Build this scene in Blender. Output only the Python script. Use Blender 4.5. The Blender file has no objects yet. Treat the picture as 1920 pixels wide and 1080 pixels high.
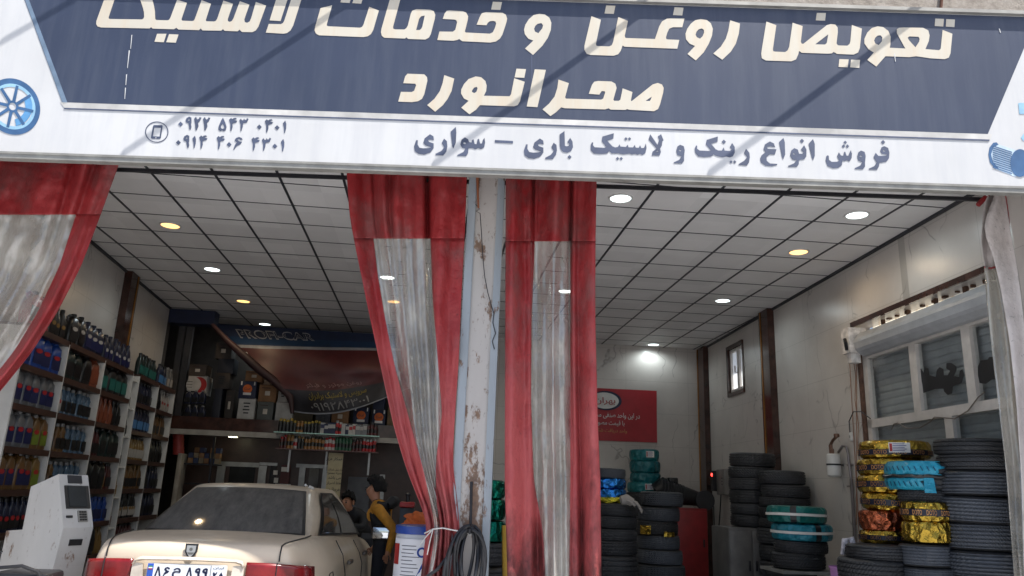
import bpy, bmesh, math, random
from mathutils import Vector, Matrix, noise as mnoise
random.seed(7)
SC = bpy.context.scene
COL = SC.collection
V = Vector
PI = math.pi

# ------------------------------------------------------------------ camera
FPX, PITCH, ROLL, YAW = 1436.167, 0.259464, 0.0382286, 0.0981766
EYE = 1.5
CAMP = V((0, 0, EYE))
def ray(px, py):
    a = (px - 960) / FPX; b = (py - 540) / FPX
    c, s = math.cos(ROLL), math.sin(ROLL)
    u = c*a + s*b; v = -s*a + c*b
    c, s = math.cos(PITCH), math.sin(PITCH)
    yf = c + s*v; z = s - c*v
    c, s = math.cos(YAW), math.sin(YAW)
    return V((c*u + s*yf, -s*u + c*yf, z))
def atY(px, py, Y): d = ray(px, py); return CAMP + d*(Y/d.y)
def atZ(px, py, Z): d = ray(px, py); return CAMP + d*((Z-EYE)/d.z)
def onpl(px, py, p0, n): d = ray(px, py); return CAMP + d*((p0-CAMP).dot(n)/d.dot(n))
cam = bpy.data.cameras.new('camera'); camo = bpy.data.objects.new('camera', cam); COL.objects.link(camo)
fw = ray(960, 540); rt = ray(960+FPX, 540) - fw; dn = ray(960, 540+FPX) - fw
M = Matrix((rt, -dn, -fw)).transposed().to_4x4(); M.translation = CAMP
camo.matrix_world = M
cam.sensor_width = 36; cam.lens = FPX/1920*36; cam.clip_start = 0.05; cam.clip_end = 2000
SC.camera = camo

# ------------------------------------------------------------------ facade frame
FT = V((.9942, -.1073, 0)).normalized()      # along the facade, to the right
FN = V((-.1073, -.9942, 0)).normalized()     # out of the facade, to the street
ZU = V((0, 0, 1))
S0 = V((.486, 5.27, 0))                       # on the sign face
P0 = S0 - FN*.80                              # on the pillar / curtain plane
# ------------------------------------------------------------------ light
SUND = (FT*.34 + FN*.225 + ZU*.915).normalized()
w = bpy.data.worlds.new('World'); SC.world = w; w.use_nodes = True
nt = w.node_tree; bgn = nt.nodes['Background']
sky = nt.nodes.new('ShaderNodeTexSky'); sky.sky_type = 'NISHITA'; sky.sun_disc = False
sky.sun_elevation = math.asin(SUND.z); sky.sun_rotation = math.atan2(SUND.x, SUND.y)
sky.air_density = 1.0; sky.dust_density = 2.5
nt.links.new(sky.outputs[0], bgn.inputs[0]); bgn.inputs[1].default_value = .09
sl = bpy.data.lights.new('sun', 'SUN'); sl.energy = 5.0; sl.angle = math.radians(.4); sl.color = (1, .97, .92)
so = bpy.data.objects.new('sun', sl); COL.objects.link(so); so.location = (6, -4, 20)
so.rotation_euler = SUND.to_track_quat('Z', 'Y').to_euler()
SC.view_settings.view_transform = 'Standard'; SC.view_settings.look = 'None'
SC.view_settings.exposure = 0.9; SC.view_settings.gamma = 1
SC.cycles.use_denoising = True
SC.cycles.max_bounces = 8; SC.cycles.transparent_max_bounces = 12
SC.cycles.sample_clamp_indirect = 6

# ------------------------------------------------------------------ materials
def srgb(r, g, b):
    f = lambda c: (c/12.92 if c <= .04045 else ((c+.055)/1.055)**2.4)
    return (f(r/255), f(g/255), f(b/255))
MATS = {}
class NT:
    def __init__(s, name):
        s.m = bpy.data.materials.new(name); s.m.use_nodes = True
        s.t = s.m.node_tree; s.b = s.t.nodes['Principled BSDF']; s.out = s.t.nodes['Material Output']
    def n(s, kind, **kw):
        x = s.t.nodes.new('ShaderNode'+kind)
        for k, v in kw.items(): setattr(x, k, v)
        return x
    def l(s, a, b): s.t.links.new(a, b)
    def coord(s, kind='Object'):
        return s.n('TexCoord').outputs[kind]
    def noise(s, co, scale, detail=4, rough=.6, vec=None):
        x = s.n('TexNoise'); x.inputs['Scale'].default_value = scale; x.inputs['Detail'].default_value = detail; x.inputs['Roughness'].default_value = rough
        if vec:
            mp = s.n('Mapping'); mp.inputs['Scale'].default_value = vec; s.l(co, mp.inputs[0]); co = mp.outputs[0]
        s.l(co, x.inputs['Vector']); return x.outputs['Fac']
    def ramp(s, fac, stops):
        r = s.n('ValToRGB'); e = r.color_ramp.elements
        while len(e) < len(stops): e.new(.5)
        for q, (p, c) in zip(e, stops):
            q.position = p; q.color = (*(c if hasattr(c, '__len__') else (c, c, c)), 1)
        s.l(fac, r.inputs[0]); return r.outputs[0]
    def mix(s, fac, a, b, mode='MIX'):
        x = s.n('Mix', data_type='RGBA', blend_type=mode)
        for i, val in ((0, fac), (6, a), (7, b)):
            if hasattr(val, 'links'): s.l(val, x.inputs[i])
            elif i == 0: x.inputs[0].default_value = val
            else: x.inputs[i].default_value = (*val, 1)
        return x.outputs[2]
    def math(s, op, a, b=0, c=None):
        x = s.n('Math', operation=op)
        for i, val in enumerate((a, b, c)):
            if val is None: continue
            if hasattr(val, 'links'): s.l(val, x.inputs[i])
            else: x.inputs[i].default_value = val
        return x.outputs[0]
    def color(s, c):
        if hasattr(c, 'links'): s.l(c, s.b.inputs['Base Color'])
        else: s.b.inputs['Base Color'].default_value = (*c, 1)
    def set(s, **kw):
        for k, v in kw.items():
            i = s.b.inputs[k.replace('_', ' ')]
            if hasattr(v, 'links'): s.l(v, i)
            else: i.default_value = v
    def bump(s, h, strength=.3, dist=.01):
        x = s.n('Bump'); x.inputs['Strength'].default_value = strength; x.inputs['Distance'].default_value = dist
        s.l(h, x.inputs['Height']); s.l(x.outputs[0], s.b.inputs['Normal'])
def plain(name, c, rough=.5, metal=0, var=.25, scale=6, bump=0, bscale=60, coat=0):
    if name in MATS: return MATS[name]
    k = NT(name); co = k.coord()
    n = k.noise(co, scale)
    lo = tuple(x*(1-var) for x in c); hi = tuple(min(1, x*(1+var*.7)) for x in c)
    k.color(k.ramp(n, [(.3, lo), (.7, hi)]))
    k.set(Roughness=rough, Metallic=metal)
    if coat: k.set(Coat_Weight=coat, Coat_Roughness=.08)
    if bump: k.bump(k.noise(co, bscale), bump)
    MATS[name] = k.m; return k.m
def emit(name, c, s):
    k = NT(name); k.color((.8, .8, .8)); k.b.inputs['Emission Color'].default_value = (*c, 1); k.b.inputs['Emission Strength'].default_value = s
    return k.m

def m_wall():
    k = NT('veined_tile'); co = k.coord('Object')
    base = k.ramp(k.noise(co, .9, 5), [(.3, srgb(176, 170, 164)), (.7, srgb(199, 193, 186))])
    dv = k.n('TexNoise'); dv.inputs['Scale'].default_value = 1.6; dv.inputs['Detail'].default_value = 3; k.l(co, dv.inputs['Vector'])
    v = k.n('VectorMath', operation='MULTIPLY_ADD'); k.l(dv.outputs['Color'], v.inputs[0]); v.inputs[1].default_value = (.7, .7, .7); k.l(co, v.inputs[2])
    mp = k.n('Mapping'); mp.inputs['Rotation'].default_value = (.6, .5, .7); mp.inputs['Scale'].default_value = (1.25, 1.25, .5); k.l(v.outputs[0], mp.inputs[0])
    vo = k.n('TexVoronoi', feature='DISTANCE_TO_EDGE'); vo.inputs['Scale'].default_value = 1.1; k.l(mp.outputs[0], vo.inputs['Vector'])
    line = k.ramp(vo.outputs['Distance'], [(.0, 1), (.013, 0)])
    mask = k.ramp(k.noise(co, 2.3, 2), [(.47, 0), (.56, .55)])
    c1 = k.mix(k.math('MULTIPLY', line, mask), base, srgb(84, 80, 76))
    # tile joints
    sp = k.n('SeparateXYZ'); k.l(co, sp.inputs[0])
    def jl(o, p, w_):
        return k.math('LESS_THAN', k.math('PINGPONG', o, p/2), w_)
    sj = k.math('MAXIMUM', jl(sp.outputs['Y'], 1.2, .0025), jl(sp.outputs['Z'], .6, .0025))
    sj = k.math('MAXIMUM', sj, jl(sp.outputs['X'], 1.2, .0025))
    k.color(k.mix(k.math('MULTIPLY', sj, .45), c1, srgb(110, 106, 98)))
    k.set(Roughness=.30, Specular_IOR_Level=.45)
    return k.m
def m_ceiling():
    k = NT('ceiling_tile'); co = k.coord()
    wn = k.n('TexWhiteNoise'); sn = k.n('VectorMath', operation='SNAP'); sn.inputs[1].default_value = (.6, .6, 10)
    k.l(co, sn.inputs[0]); k.l(sn.outputs[0], wn.inputs['Vector'])
    c = k.ramp(wn.outputs['Value'], [(0, srgb(216, 214, 212)), (1, srgb(230, 228, 226))])
    n2 = k.ramp(k.noise(co, 3), [(.3, .93), (.7, 1.0)])
    k.color(k.mix(1, c, n2, 'MULTIPLY')); k.set(Roughness=.6)
    vo = k.n('TexVoronoi'); vo.inputs['Scale'].default_value = 90; k.l(co, vo.inputs['Vector']); k.bump(vo.outputs['Distance'], .15, .004)
    return k.m
def m_fabric(name, c1, c2, dirt, faded_lit=None):
    k = NT(name); co = k.coord()
    n = k.noise(co, 2.2, 6, .65)
    col = k.ramp(n, [(.3, c1), (.68, c2)])
    st = k.ramp(k.noise(co, 1.6, 7, .72, (1.4, 1.4, 1)), [(.48, 0), (.68, .8)])
    col = k.mix(st, col, dirt)
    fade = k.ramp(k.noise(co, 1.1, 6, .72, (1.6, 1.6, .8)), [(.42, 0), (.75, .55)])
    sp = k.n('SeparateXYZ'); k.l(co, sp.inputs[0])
    # brighter light below the sign, painted as paler cloth by height
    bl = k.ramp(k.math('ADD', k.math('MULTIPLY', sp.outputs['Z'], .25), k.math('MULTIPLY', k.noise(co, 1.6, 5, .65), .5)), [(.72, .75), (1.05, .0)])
    col = k.mix(k.math('MAXIMUM', bl, k.math('MULTIPLY', fade, .6)), col, faded_lit or tuple(min(1, x*1.15) for x in c2))
    low = k.ramp(k.math('ADD', k.math('MULTIPLY', sp.outputs['Z'], .30), k.math('MULTIPLY', k.noise(co, 3.2, 7, .72, (1.6, 1.6, .8)), .9)), [(.66, .85), (.92, 0)])
    col = k.mix(low, col, tuple(x*.2 for x in dirt))
    spot = k.ramp(k.noise(co, 26, 4, .7), [(.64, 0), (.70, .55)])
    col = k.mix(spot, col, tuple(x*.3 for x in dirt))
    k.color(col); k.set(Roughness=.46, Specular_IOR_Level=.35)
    hgt = k.math('ADD', k.noise(co, 7, 6, .65, (1, 1, .6)), k.math('MULTIPLY', k.noise(co, 30, 4, .6), .25))
    k.bump(hgt, .75, .03)
    return k.m
def m_clear():
    k = NT('clear_plastic'); co = k.coord()
    tr = k.n('BsdfTransparent'); tr.inputs[0].default_value = (.92, .90, .85, 1)
    gl = k.n('BsdfGlossy'); gl.inputs['Roughness'].default_value = .12; gl.inputs[0].default_value = (.95, .95, .95, 1)
    df = k.n('BsdfDiffuse'); tl = k.n('BsdfTranslucent')
    n = k.ramp(k.noise(co, 3, 6, .65, (1.8, 1.8, 1)), [(.3, srgb(205, 198, 188)), (.7, srgb(240, 236, 228))])
    k.l(n, df.inputs[0]); tl.inputs[0].default_value = (.72, .69, .64, 1)
    b = k.n('Bump'); b.inputs['Strength'].default_value = .55; b.inputs['Distance'].default_value = .02
    k.l(k.math('ADD', k.noise(co, 9, 5, .6, (1.6, 1.6, .5)), k.math('MULTIPLY', k.noise(co, 26, 3, .6, (1.3, 1.3, .7)), .35)), b.inputs['Height'])
    for x in (gl, df): k.l(b.outputs[0], x.inputs['Normal'])
    a1 = k.n('MixShader'); a1.inputs[0].default_value = .35; k.l(df.outputs[0], a1.inputs[1]); k.l(tl.outputs[0], a1.inputs[2])
    a2 = k.n('MixShader'); k.l(k.ramp(k.noise(co, 2.0, 5, .6, (1.6, 1.6, .7)), [(.36, .22), (.68, .74)]), a2.inputs[0]); k.l(tr.outputs[0], a2.inputs[1]); k.l(a1.outputs[0], a2.inputs[2])
    fr = k.n('LayerWeight'); fr.inputs[0].default_value = .5; k.l(b.outputs[0], fr.inputs['Normal'])
    a3 = k.n('MixShader'); k.l(k.math('MULTIPLY_ADD', k.math('POWER', fr.outputs['Facing'], 2.5), .7, .14), a3.inputs[0]); k.l(a2.outputs[0], a3.inputs[1]); k.l(gl.outputs[0], a3.inputs[2])
    k.l(a3.outputs[0], k.out.inputs[0]); return k.m
def m_painted_rust(name, c, amt=.60):
    k = NT(name); co = k.coord()
    base = k.ramp(k.noise(co, 2.5, 5, .6, (1, 1, .4)), [(.3, tuple(x*.82 for x in c)), (.7, c)])
    r = k.ramp(k.noise(co, 4.2, 8, .72, (1.5, 1.5, .7)), [(amt, 0), (amt+.05, .9)])
    rc = k.ramp(k.noise(co, 20), [(.3, srgb(82, 55, 38)), (.7, srgb(140, 104, 74))])
    col = k.mix(r, base, rc)
    scr = k.ramp(k.noise(co, 16, 5, .75, (1.6, 1.6, .5)), [(.62, 0), (.68, .7)])
    col = k.mix(scr, col, srgb(120, 108, 98))
    k.color(col); k.set(Roughness=.55); k.bump(k.noise(co, 30), .2, .004); return k.m
def m_carpaint():
    k = NT('champagne_paint'); co = k.coord()
    sp = k.n('SeparateXYZ'); k.l(k.n('NewGeometry').outputs['Normal'], sp.inputs[0])
    dust = k.ramp(k.noise(co, 3, 6, .7), [(.3, .25), (.75, .75)])
    up = k.ramp(sp.outputs['Z'], [(.3, .25), (.9, 1)])
    k.color(k.mix(k.math('MULTIPLY', dust, up), srgb(216, 200, 178), srgb(158, 148, 134)))
    k.set(Metallic=.12, Roughness=k.math('MULTIPLY_ADD', dust, .3, .32), Coat_Weight=.25, Coat_Roughness=.2); return k.m
def m_dustglass():
    k = NT('dusty_glass'); co = k.coord()
    d = k.ramp(k.noise(co, 14, 8, .75, (1, .35, .35)), [(.34, .16), (.8, .5)])
    d2 = k.ramp(k.noise(co, 120, 2), [(.6, 0), (.75, .25)])
    k.color(k.mix(k.math('MAXIMUM', d, d2), (.020, .022, .024), srgb(150, 145, 138)))
    k.set(Roughness=.06, Specular_IOR_Level=.6); return k.m
def m_rubber(name, zig=False, c1=(.016,.017,.019), c2=(.035,.036,.04)):
    k = NT(name); co = k.coord()
    n = k.noise(co, 5)
    oi = k.n('ObjectInfo'); k.color(k.mix(1, k.ramp(n, [(.3, c1), (.7, c2)]), k.ramp(oi.outputs['Random'], [(0, .65), (1, 1.35)]), 'MULTIPLY')); k.set(Roughness=.62)
    wv = k.n('TexWave', wave_type='BANDS'); wv.bands_direction = 'DIAGONAL'
    wv.inputs['Scale'].default_value = 22 if zig else 14; wv.inputs['Distortion'].default_value = 4
    k.l(co, wv.inputs['Vector']); k.bump(wv.outputs['Fac'], .45, .008); return k.m
def m_foil(name, c, rough=.22, metal=.95):
    k = NT(name); co = k.coord(); oi = k.n('ObjectInfo')
    ad = k.n('VectorMath', operation='ADD'); k.l(co, ad.inputs[0]); k.l(oi.outputs['Location'], ad.inputs[1])
    k.color(k.ramp(k.noise(ad.outputs[0], 6), [(.3, tuple(x*.6 for x in c)), (.7, c)])); k.set(Roughness=rough, Metallic=metal)
    vo = k.n('TexVoronoi'); vo.inputs['Scale'].default_value = 11; k.l(ad.outputs[0], vo.inputs['Vector'])
    k.bump(k.math('ADD', vo.outputs['Distance'], k.noise(ad.outputs[0], 10, 4)), .9, .03); return k.m
def m_block():
    k = NT('rough_block'); co = k.coord()
    n = k.noise(co, 7, 8, .75)
    k.color(k.ramp(n, [(.25, srgb(120, 110, 102)), (.5, srgb(176, 166, 156)), (.75, srgb(205, 198, 190))])); k.set(Roughness=.95)
    k.bump(k.noise(co, 22, 8, .8), 1, .05); return k.m
def m_ground():
    k = NT('dusty_ground'); co = k.coord()
    k.color(k.mix(k.ramp(k.noise(co, 40, 6), [(.3, 0), (.7, .5)]), k.ramp(k.noise(co, .6, 6), [(.3, (.34, .345, .36)), (.7, (.44, .445, .46))]), (.26, .265, .28)))
    k.set(Roughness=.95); k.bump(k.noise(co, 60), .3); return k.m
def m_panel(name, c, streak, amt, rough=.4):
    k = NT(name); co = k.coord()
    a = k.ramp(k.noise(co, 1.1, 5), [(.3, tuple(x*.88 for x in c)), (.7, c)])
    s_ = k.ramp(k.noise(co, 3.2, 6, .65, (3, 3, .25)), [(.45, 0), (.8, amt)])
    k.color(k.mix(s_, a, streak)); k.set(Roughness=rough)
    k.bump(k.noise(co, 2.2, 3, .5, (1.5, 1.5, .5)), .12, .02); return k.m
def m_frost():
    k = NT('frosted_glass'); tl = k.n('BsdfTranslucent'); tl.inputs[0].default_value = (.95, .97, .97, 1); tr = k.n('BsdfTransparent')
    a = k.n('MixShader'); a.inputs[0].default_value = .35; k.l(tl.outputs[0], a.inputs[1]); k.l(tr.outputs[0], a.inputs[2]); k.l(a.outputs[0], k.out.inputs[0]); return k.m
def m_glasspane():
    k = NT('window_glass'); tr = k.n('BsdfTransparent'); tr.inputs[0].default_value = (.93, .95, .95, 1); gl = k.n('BsdfGlossy'); gl.inputs['Roughness'].default_value = .03
    fr = k.n('LayerWeight'); fr.inputs[0].default_value = .5
    a = k.n('MixShader'); k.l(k.math('MULTIPLY_ADD', k.math('POWER', fr.outputs['Facing'], 4), .5, .04), a.inputs[0]); k.l(tr.outputs[0], a.inputs[1]); k.l(gl.outputs[0], a.inputs[2]); k.l(a.outputs[0], k.out.inputs[0]); return k.m

WALL = m_wall(); CEIL = m_ceiling(); CLEAR = m_clear(); PAINT = m_carpaint(); DGLASS = m_dustglass()
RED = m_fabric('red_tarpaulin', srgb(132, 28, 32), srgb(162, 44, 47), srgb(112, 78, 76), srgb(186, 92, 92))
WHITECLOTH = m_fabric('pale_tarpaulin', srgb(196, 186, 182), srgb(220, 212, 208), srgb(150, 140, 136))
RUBBER = m_rubber('rubber'); BLOCK = m_block(); GROUND = m_ground(); FROST = m_frost(); PANE = m_glasspane()
SIGNW = m_panel('white_vinyl', srgb(206, 206, 206), srgb(176, 178, 184), .45)
SIGND = m_panel('slate_vinyl', srgb(58, 66, 86), srgb(88, 94, 106), .4)
LETTER = m_panel('cream_letter', srgb(206, 199, 184), srgb(198, 174, 142), .55)
GREYTXT = plain('slate_text', srgb(76, 84, 106), .5)
POST = m_painted_rust('rusty_white_paint', srgb(196, 190, 184), .545)
TRIM = m_painted_rust('pale_blue_paint', srgb(166, 174, 180), .60)
GREYM = plain('grey_metal', srgb(150, 148, 142), .5, .3)
ALU = plain('aluminium', srgb(170, 170, 168), .4, .6)
DARKM = plain('dark_metal', srgb(48, 48, 52), .5, .3)
BLACK = plain('black_plastic', (.012, .012, .014), .4)
WHITEP = plain('white_paint', srgb(205, 204, 200), .45, var=.12)
WHITEF = plain('white_frame', srgb(196, 190, 184), .4, var=.15)
BROWN = plain('brown_wood', srgb(66, 42, 32), .4, var=.35, scale=9)
MARBLE = plain('brown_marble', srgb(62, 40, 34), .15, var=.6, scale=7)
GOLDTRIM = plain('brass_trim', srgb(170, 120, 60), .3, .8)
REDP = plain('red_paint', srgb(150, 28, 30), .4)
ORANGE = plain('orange_cloth', srgb(205, 100, 40), .7)
CARTON = plain('carton', srgb(140, 104, 72), .8)
NAVY = plain('navy_card', srgb(26, 34, 62), .6)
SHUT = plain('shutter_metal', srgb(160, 162, 165), .45, 0, var=.15)
CONC = plain('floor_cement', srgb(172, 172, 174), .55, var=.3, scale=2)
SKIN = plain('skin', srgb(178, 126, 98), .5, var=.1)
HAIR = plain('hair', (.006, .005, .005), .95)
BLUEP = plain('blue_plastic', srgb(28, 66, 150), .35)

# ------------------------------------------------------------------ mesh helpers
class MB:
    def __init__(s): s.v = []; s.f = []; s.mi = []
    def add(s, vs, fs, mi=0):
        o = len(s.v); s.v += [V(x) for x in vs]; s.f += [tuple(i+o for i in f) for f in fs]; s.mi += [mi]*len(fs); return s
    def box(s, c, size, X=V((1,0,0)), Y=V((0,1,0)), Z=V((0,0,1)), mi=0):
        c = V(c); hx, hy, hz = (V(X)*size[0]/2, V(Y)*size[1]/2, V(Z)*size[2]/2)
        vs = [c+a*hx+b*hy+d*hz for d in (-1,1) for b in (-1,1) for a in (-1,1)]
        return s.add(vs, [(0,2,3,1),(4,5,7,6),(0,1,5,4),(2,6,7,3),(0,4,6,2),(1,3,7,5)], mi)
    def box2(s, a, b, mi=0):
        a, b = V(a), V(b); return s.box((a+b)/2, [abs(q) for q in (b-a)], mi=mi)
    def cbox(s, c, size, ch, X=V((1,0,0)), Y=V((0,1,0)), Z=V((0,0,1)), mi=0):
        # box with chamfered edges
        bm = bmesh.new(); bmesh.ops.create_cube(bm, size=1)
        for q in bm.verts: q.co = V((q.co.x*size[0], q.co.y*size[1], q.co.z*size[2]))
        bmesh.ops.bevel(bm, geom=bm.edges[:], offset=ch, segments=2, affect='EDGES', profile=.5)
        bm.verts.index_update(); c = V(c)
        s.add([c+V(X)*q.co.x+V(Y)*q.co.y+V(Z)*q.co.z for q in bm.verts], [tuple(q.index for q in f.verts) for f in bm.faces], mi); bm.free(); return s
    def tube(s, pts, r, n=8, mi=0, cap=True):
        pts = [V(p) for p in pts]; rs = r if hasattr(r, '__len__') else [r]*len(pts)
        rings = []; up = None
        for i, p in enumerate(pts):
            d = (pts[min(i+1, len(pts)-1)] - pts[max(i-1, 0)]).normalized()
            if up is None: up = d.orthogonal().normalized()
            up = (up - d*up.dot(d)).normalized(); sd = d.cross(up)
            rings.append([p + (up*math.cos(2*PI*k/n) + sd*math.sin(2*PI*k/n))*rs[i] for k in range(n)])
        fs = []
        for i in range(len(pts)-1):
            for k in range(n): fs.append((i*n+k, i*n+(k+1)%n, (i+1)*n+(k+1)%n, (i+1)*n+k))
        if cap: fs += [tuple(reversed(range(n))), tuple((len(pts)-1)*n+k for k in range(n))]
        return s.add([q for r_ in rings for q in r_], fs, mi)
    def lathe(s, prof, c=(0,0,0), n=24, Z=V((0,0,1)), X=V((1,0,0)), mi=0, close=False, arc=2*PI, a0=0, sx=1, sy=1):
        c = V(c); Z = V(Z); X = V(X); Y = Z.cross(X); full = abs(arc-2*PI) < 1e-6; m = n if full else n+1
        vs = []
        for r, z in prof:
            for k in range(m):
                a = a0 + arc*k/n; vs.append(c + X*(r*math.cos(a)*sx) + Y*(r*math.sin(a)*sy) + Z*z)
        fs = []
        P = len(prof)
        for i in range(P if close else P-1):
            j = (i+1) % P
            for k in range(n if full else n):
                k2 = (k+1) % m
                fs.append((i*m+k, i*m+k2, j*m+k2, j*m+k))
        if full and not close and not (P == 2 and prof[0][1] == prof[1][1]):
            if prof[0][0] > 1e-6: fs.append(tuple(reversed(range(m))))
            if prof[-1][0] > 1e-6: fs.append(tuple((P-1)*m+k for k in range(m)))
        return s.add(vs, fs, mi)
    def prism(s, poly, ext, mi=0):
        # poly: list of 3D points (convex or not), extruded by vector ext
        n = len(poly); poly = [V(p) for p in poly]; ext = V(ext)
        vs = poly + [p+ext for p in poly]
        fs = [tuple(reversed(range(n))), tuple(range(n, 2*n))] + [(i, (i+1) % n, n+(i+1) % n, n+i) for i in range(n)]
        return s.add(vs, fs, mi)
    def grid(s, rows, mi=0, flip=False):
        o = len(s.v); n = len(rows[0])
        fs = []
        for i in range(len(rows)-1):
            for k in range(n-1):
                f = (i*n+k, i*n+k+1, (i+1)*n+k+1, (i+1)*n+k); fs.append(tuple(reversed(f)) if flip else f)
        return s.add([p for r in rows for p in r], fs, mi)
    def build(s, name, mat, parent=None, smooth=False, loc=None, angle=40):
        me = bpy.data.meshes.new(name)
        vs = [v - loc for v in s.v] if loc is not None else s.v
        me.from_pydata([tuple(v) for v in vs], [], s.f)
        for m in (mat if isinstance(mat, (list, tuple)) else [mat]): me.materials.append(m)
        if any(s.mi): me.polygons.foreach_set('material_index', s.mi)
        bm = bmesh.new(); bm.from_mesh(me); bmesh.ops.recalc_face_normals(bm, faces=bm.faces[:])
        if smooth:
            for f in bm.faces: f.smooth = True
            for e in bm.edges:
                if len(e.link_faces) == 2 and e.calc_face_angle(0) > math.radians(angle): e.smooth = False
        bm.to_mesh(me); bm.free()
        o = bpy.data.objects.new(name, me); COL.objects.link(o)
        if loc is not None: o.location = loc
        if parent: 
            o.parent = parent
        return o
def tag(o, label, cat, group=None):
    o['label'] = label; o['category'] = cat
    if group: o['group'] = group
    return o
def thing(name, label, cat, loc=(0,0,0), group=None, rz=0):
    o = bpy.data.objects.new(name, None); COL.objects.link(o); o.location = loc; o.rotation_euler.z = rz; o.empty_display_size = .1
    return tag(o, label, cat, group)
def struct(o): o['kind'] = 'structure'; return o
KIDS = {}
def copy_tree(o, parent=None):
    c = o.copy(); COL.objects.link(c)
    if parent: c.parent = parent
    for ch in [x for x in bpy.data.objects if x.parent == o]: copy_tree(ch, c)
    return c
class Proto:
    """a thing built once; take() hands out the original first, then copies"""
    def __init__(s, root): 
        s.root = root; s.used = False
        s.kids = [x for x in bpy.data.objects if x.parent == root]; s.sub = {k.name: [x for x in bpy.data.objects if x.parent == k] for k in s.kids}
    def take(s, label, group, loc, rot=(0,0,0), scale=None):
        if not s.used: s.used = True; r = s.root
        else:
            r = s.root.copy(); COL.objects.link(r)
            for k in s.kids:
                c = k.copy(); COL.objects.link(c); c.parent = r
                for g in s.sub[k.name]:
                    d = g.copy(); COL.objects.link(d); d.parent = c
        r.location = loc; r.rotation_euler = rot; r['label'] = label; r['group'] = group
        if scale: r.scale = scale
        return r
DG = None
def flat_mesh(name, polys, ext=.0004, bevel=0):
    ext = .0004
    """polys: loops of 2-D points (outers and holes) -> filled mesh in XY, extruded"""
    cu = bpy.data.curves.new(name, 'CURVE'); cu.dimensions = '2D'; cu.fill_mode = 'BOTH'; cu.extrude = ext
    for p in polys:
        sp = cu.splines.new('POLY'); sp.points.add(len(p)-1)
        for q, (x, y) in zip(sp.points, p): q.co = (x, y, 0, 1)
        sp.use_cyclic_u = True
    return curve_mesh(name, cu)
def curve_mesh(name, cu):
    o = bpy.data.objects.new(name, cu); COL.objects.link(o)
    bpy.context.view_layer.update(); dg = bpy.context.evaluated_depsgraph_get()
    me = bpy.data.meshes.new_from_object(o.evaluated_get(dg)); me.name = name
    bpy.data.objects.remove(o); bpy.data.curves.remove(cu); return me
FORMS = {'ا':(0xFE8D,0xFE8E),'آ':(0xFE81,0xFE82),'ب':(0xFE8F,0xFE90,0xFE91,0xFE92),'ت':(0xFE95,0xFE96,0xFE97,0xFE98),'ح':(0xFEA1,0xFEA2,0xFEA3,0xFEA4),'د':(0xFEA9,0xFEAA),
 'س':(0xFEB1,0xFEB2,0xFEB3,0xFEB4),'ش':(0xFEB5,0xFEB6,0xFEB7,0xFEB8),'ص':(0xFEB9,0xFEBA,0xFEBB,0xFEBC),'ف':(0xFED1,0xFED2,0xFED3,0xFED4),'ق':(0xFED5,0xFED6,0xFED7,0xFED8),'ر':(0xFEAD,0xFEAE),'ز':(0xFEAF,0xFEB0),'و':(0xFEED,0xFEEE),
 'ن':(0xFEE5,0xFEE6,0xFEE7,0xFEE8),'ع':(0xFEC9,0xFECA,0xFECB,0xFECC),'غ':(0xFECD,0xFECE,0xFECF,0xFED0),'ی':(0xFBFC,0xFBFD,0xFBFE,0xFBFF),'ئ':(0xFE89,0xFE8A,0xFE8B,0xFE8C),'ک':(0xFB8E,0xFB8F,0xFB90,0xFB91),'ل':(0xFEDD,0xFEDE,0xFEDF,0xFEE0),
 'م':(0xFEE1,0xFEE2,0xFEE3,0xFEE4),'ه':(0xFEE9,0xFEEA,0xFEEB,0xFEEC),'ض':(0xFEBD,0xFEBE,0xFEBF,0xFEC0),'ط':(0xFEC1,0xFEC2,0xFEC3,0xFEC4),'ث':(0xFE99,0xFE9A,0xFE9B,0xFE9C),'\uE000':(0xFEFB,0xFEFC)}
def persian(s):
    s = s.replace('لا', '\uE000'); out = []
    for i, c in enumerate(s):
        if c not in FORMS: out.append(c); continue
        p = i > 0 and s[i-1] in FORMS and len(FORMS[s[i-1]]) == 4
        n = i < len(s)-1 and s[i+1] in FORMS and len(FORMS[c]) == 4
        out.append(chr(FORMS[c][(3 if n else 1) if p else (2 if n else 0)]))
    return ''.join(reversed(out))
def text_mesh(name, s, width=None, height=None, offset=0, ext=.001):
    cu = bpy.data.curves.new(name, 'FONT'); cu.body = s; cu.size = 1; cu.offset = offset; cu.extrude = ext; cu.align_x = 'LEFT'; cu.resolution_u = 3
    me = curve_mesh(name, cu)
    xs = [v.co.x for v in me.vertices]; ys = [v.co.y for v in me.vertices]
    x0, x1, y0, y1 = min(xs), max(xs), min(ys), max(ys)
    sx = width/(x1-x0) if width else height/(y1-y0); sy = height/(y1-y0) if height else sx
    for v in me.vertices:
        v.co.x = (v.co.x - (x0+x1)/2)*sx; v.co.y = (v.co.y - (y0+y1)/2)*sy
    return me
def place(me, name, mat, org, X, Y, parent=None, rel=None):
    """put a flat XY mesh on a surface: org + x*X + y*Y (normal X x Y); baked into the mesh"""
    X = V(X); Y = V(Y); N = X.cross(Y).normalized(); org = V(org)
    for v in me.vertices: v.co = org + X*v.co.x + Y*v.co.y + N*v.co.z
    if parent is not None:
        inv = parent_inv(parent)
        for v in me.vertices: v.co = inv @ v.co
    me.materials.clear(); me.materials.append(mat)
    o = bpy.data.objects.new(name, me); COL.objects.link(o)
    if parent: o.parent = parent
    return o
def parent_inv(p):
    m = Matrix.LocRotScale(p.location, p.rotation_euler, p.scale)
    if p.parent: return (Matrix.LocRotScale(p.parent.location, p.parent.rotation_euler, p.parent.scale) @ m).inverted()
    return m.inverted()

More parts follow.
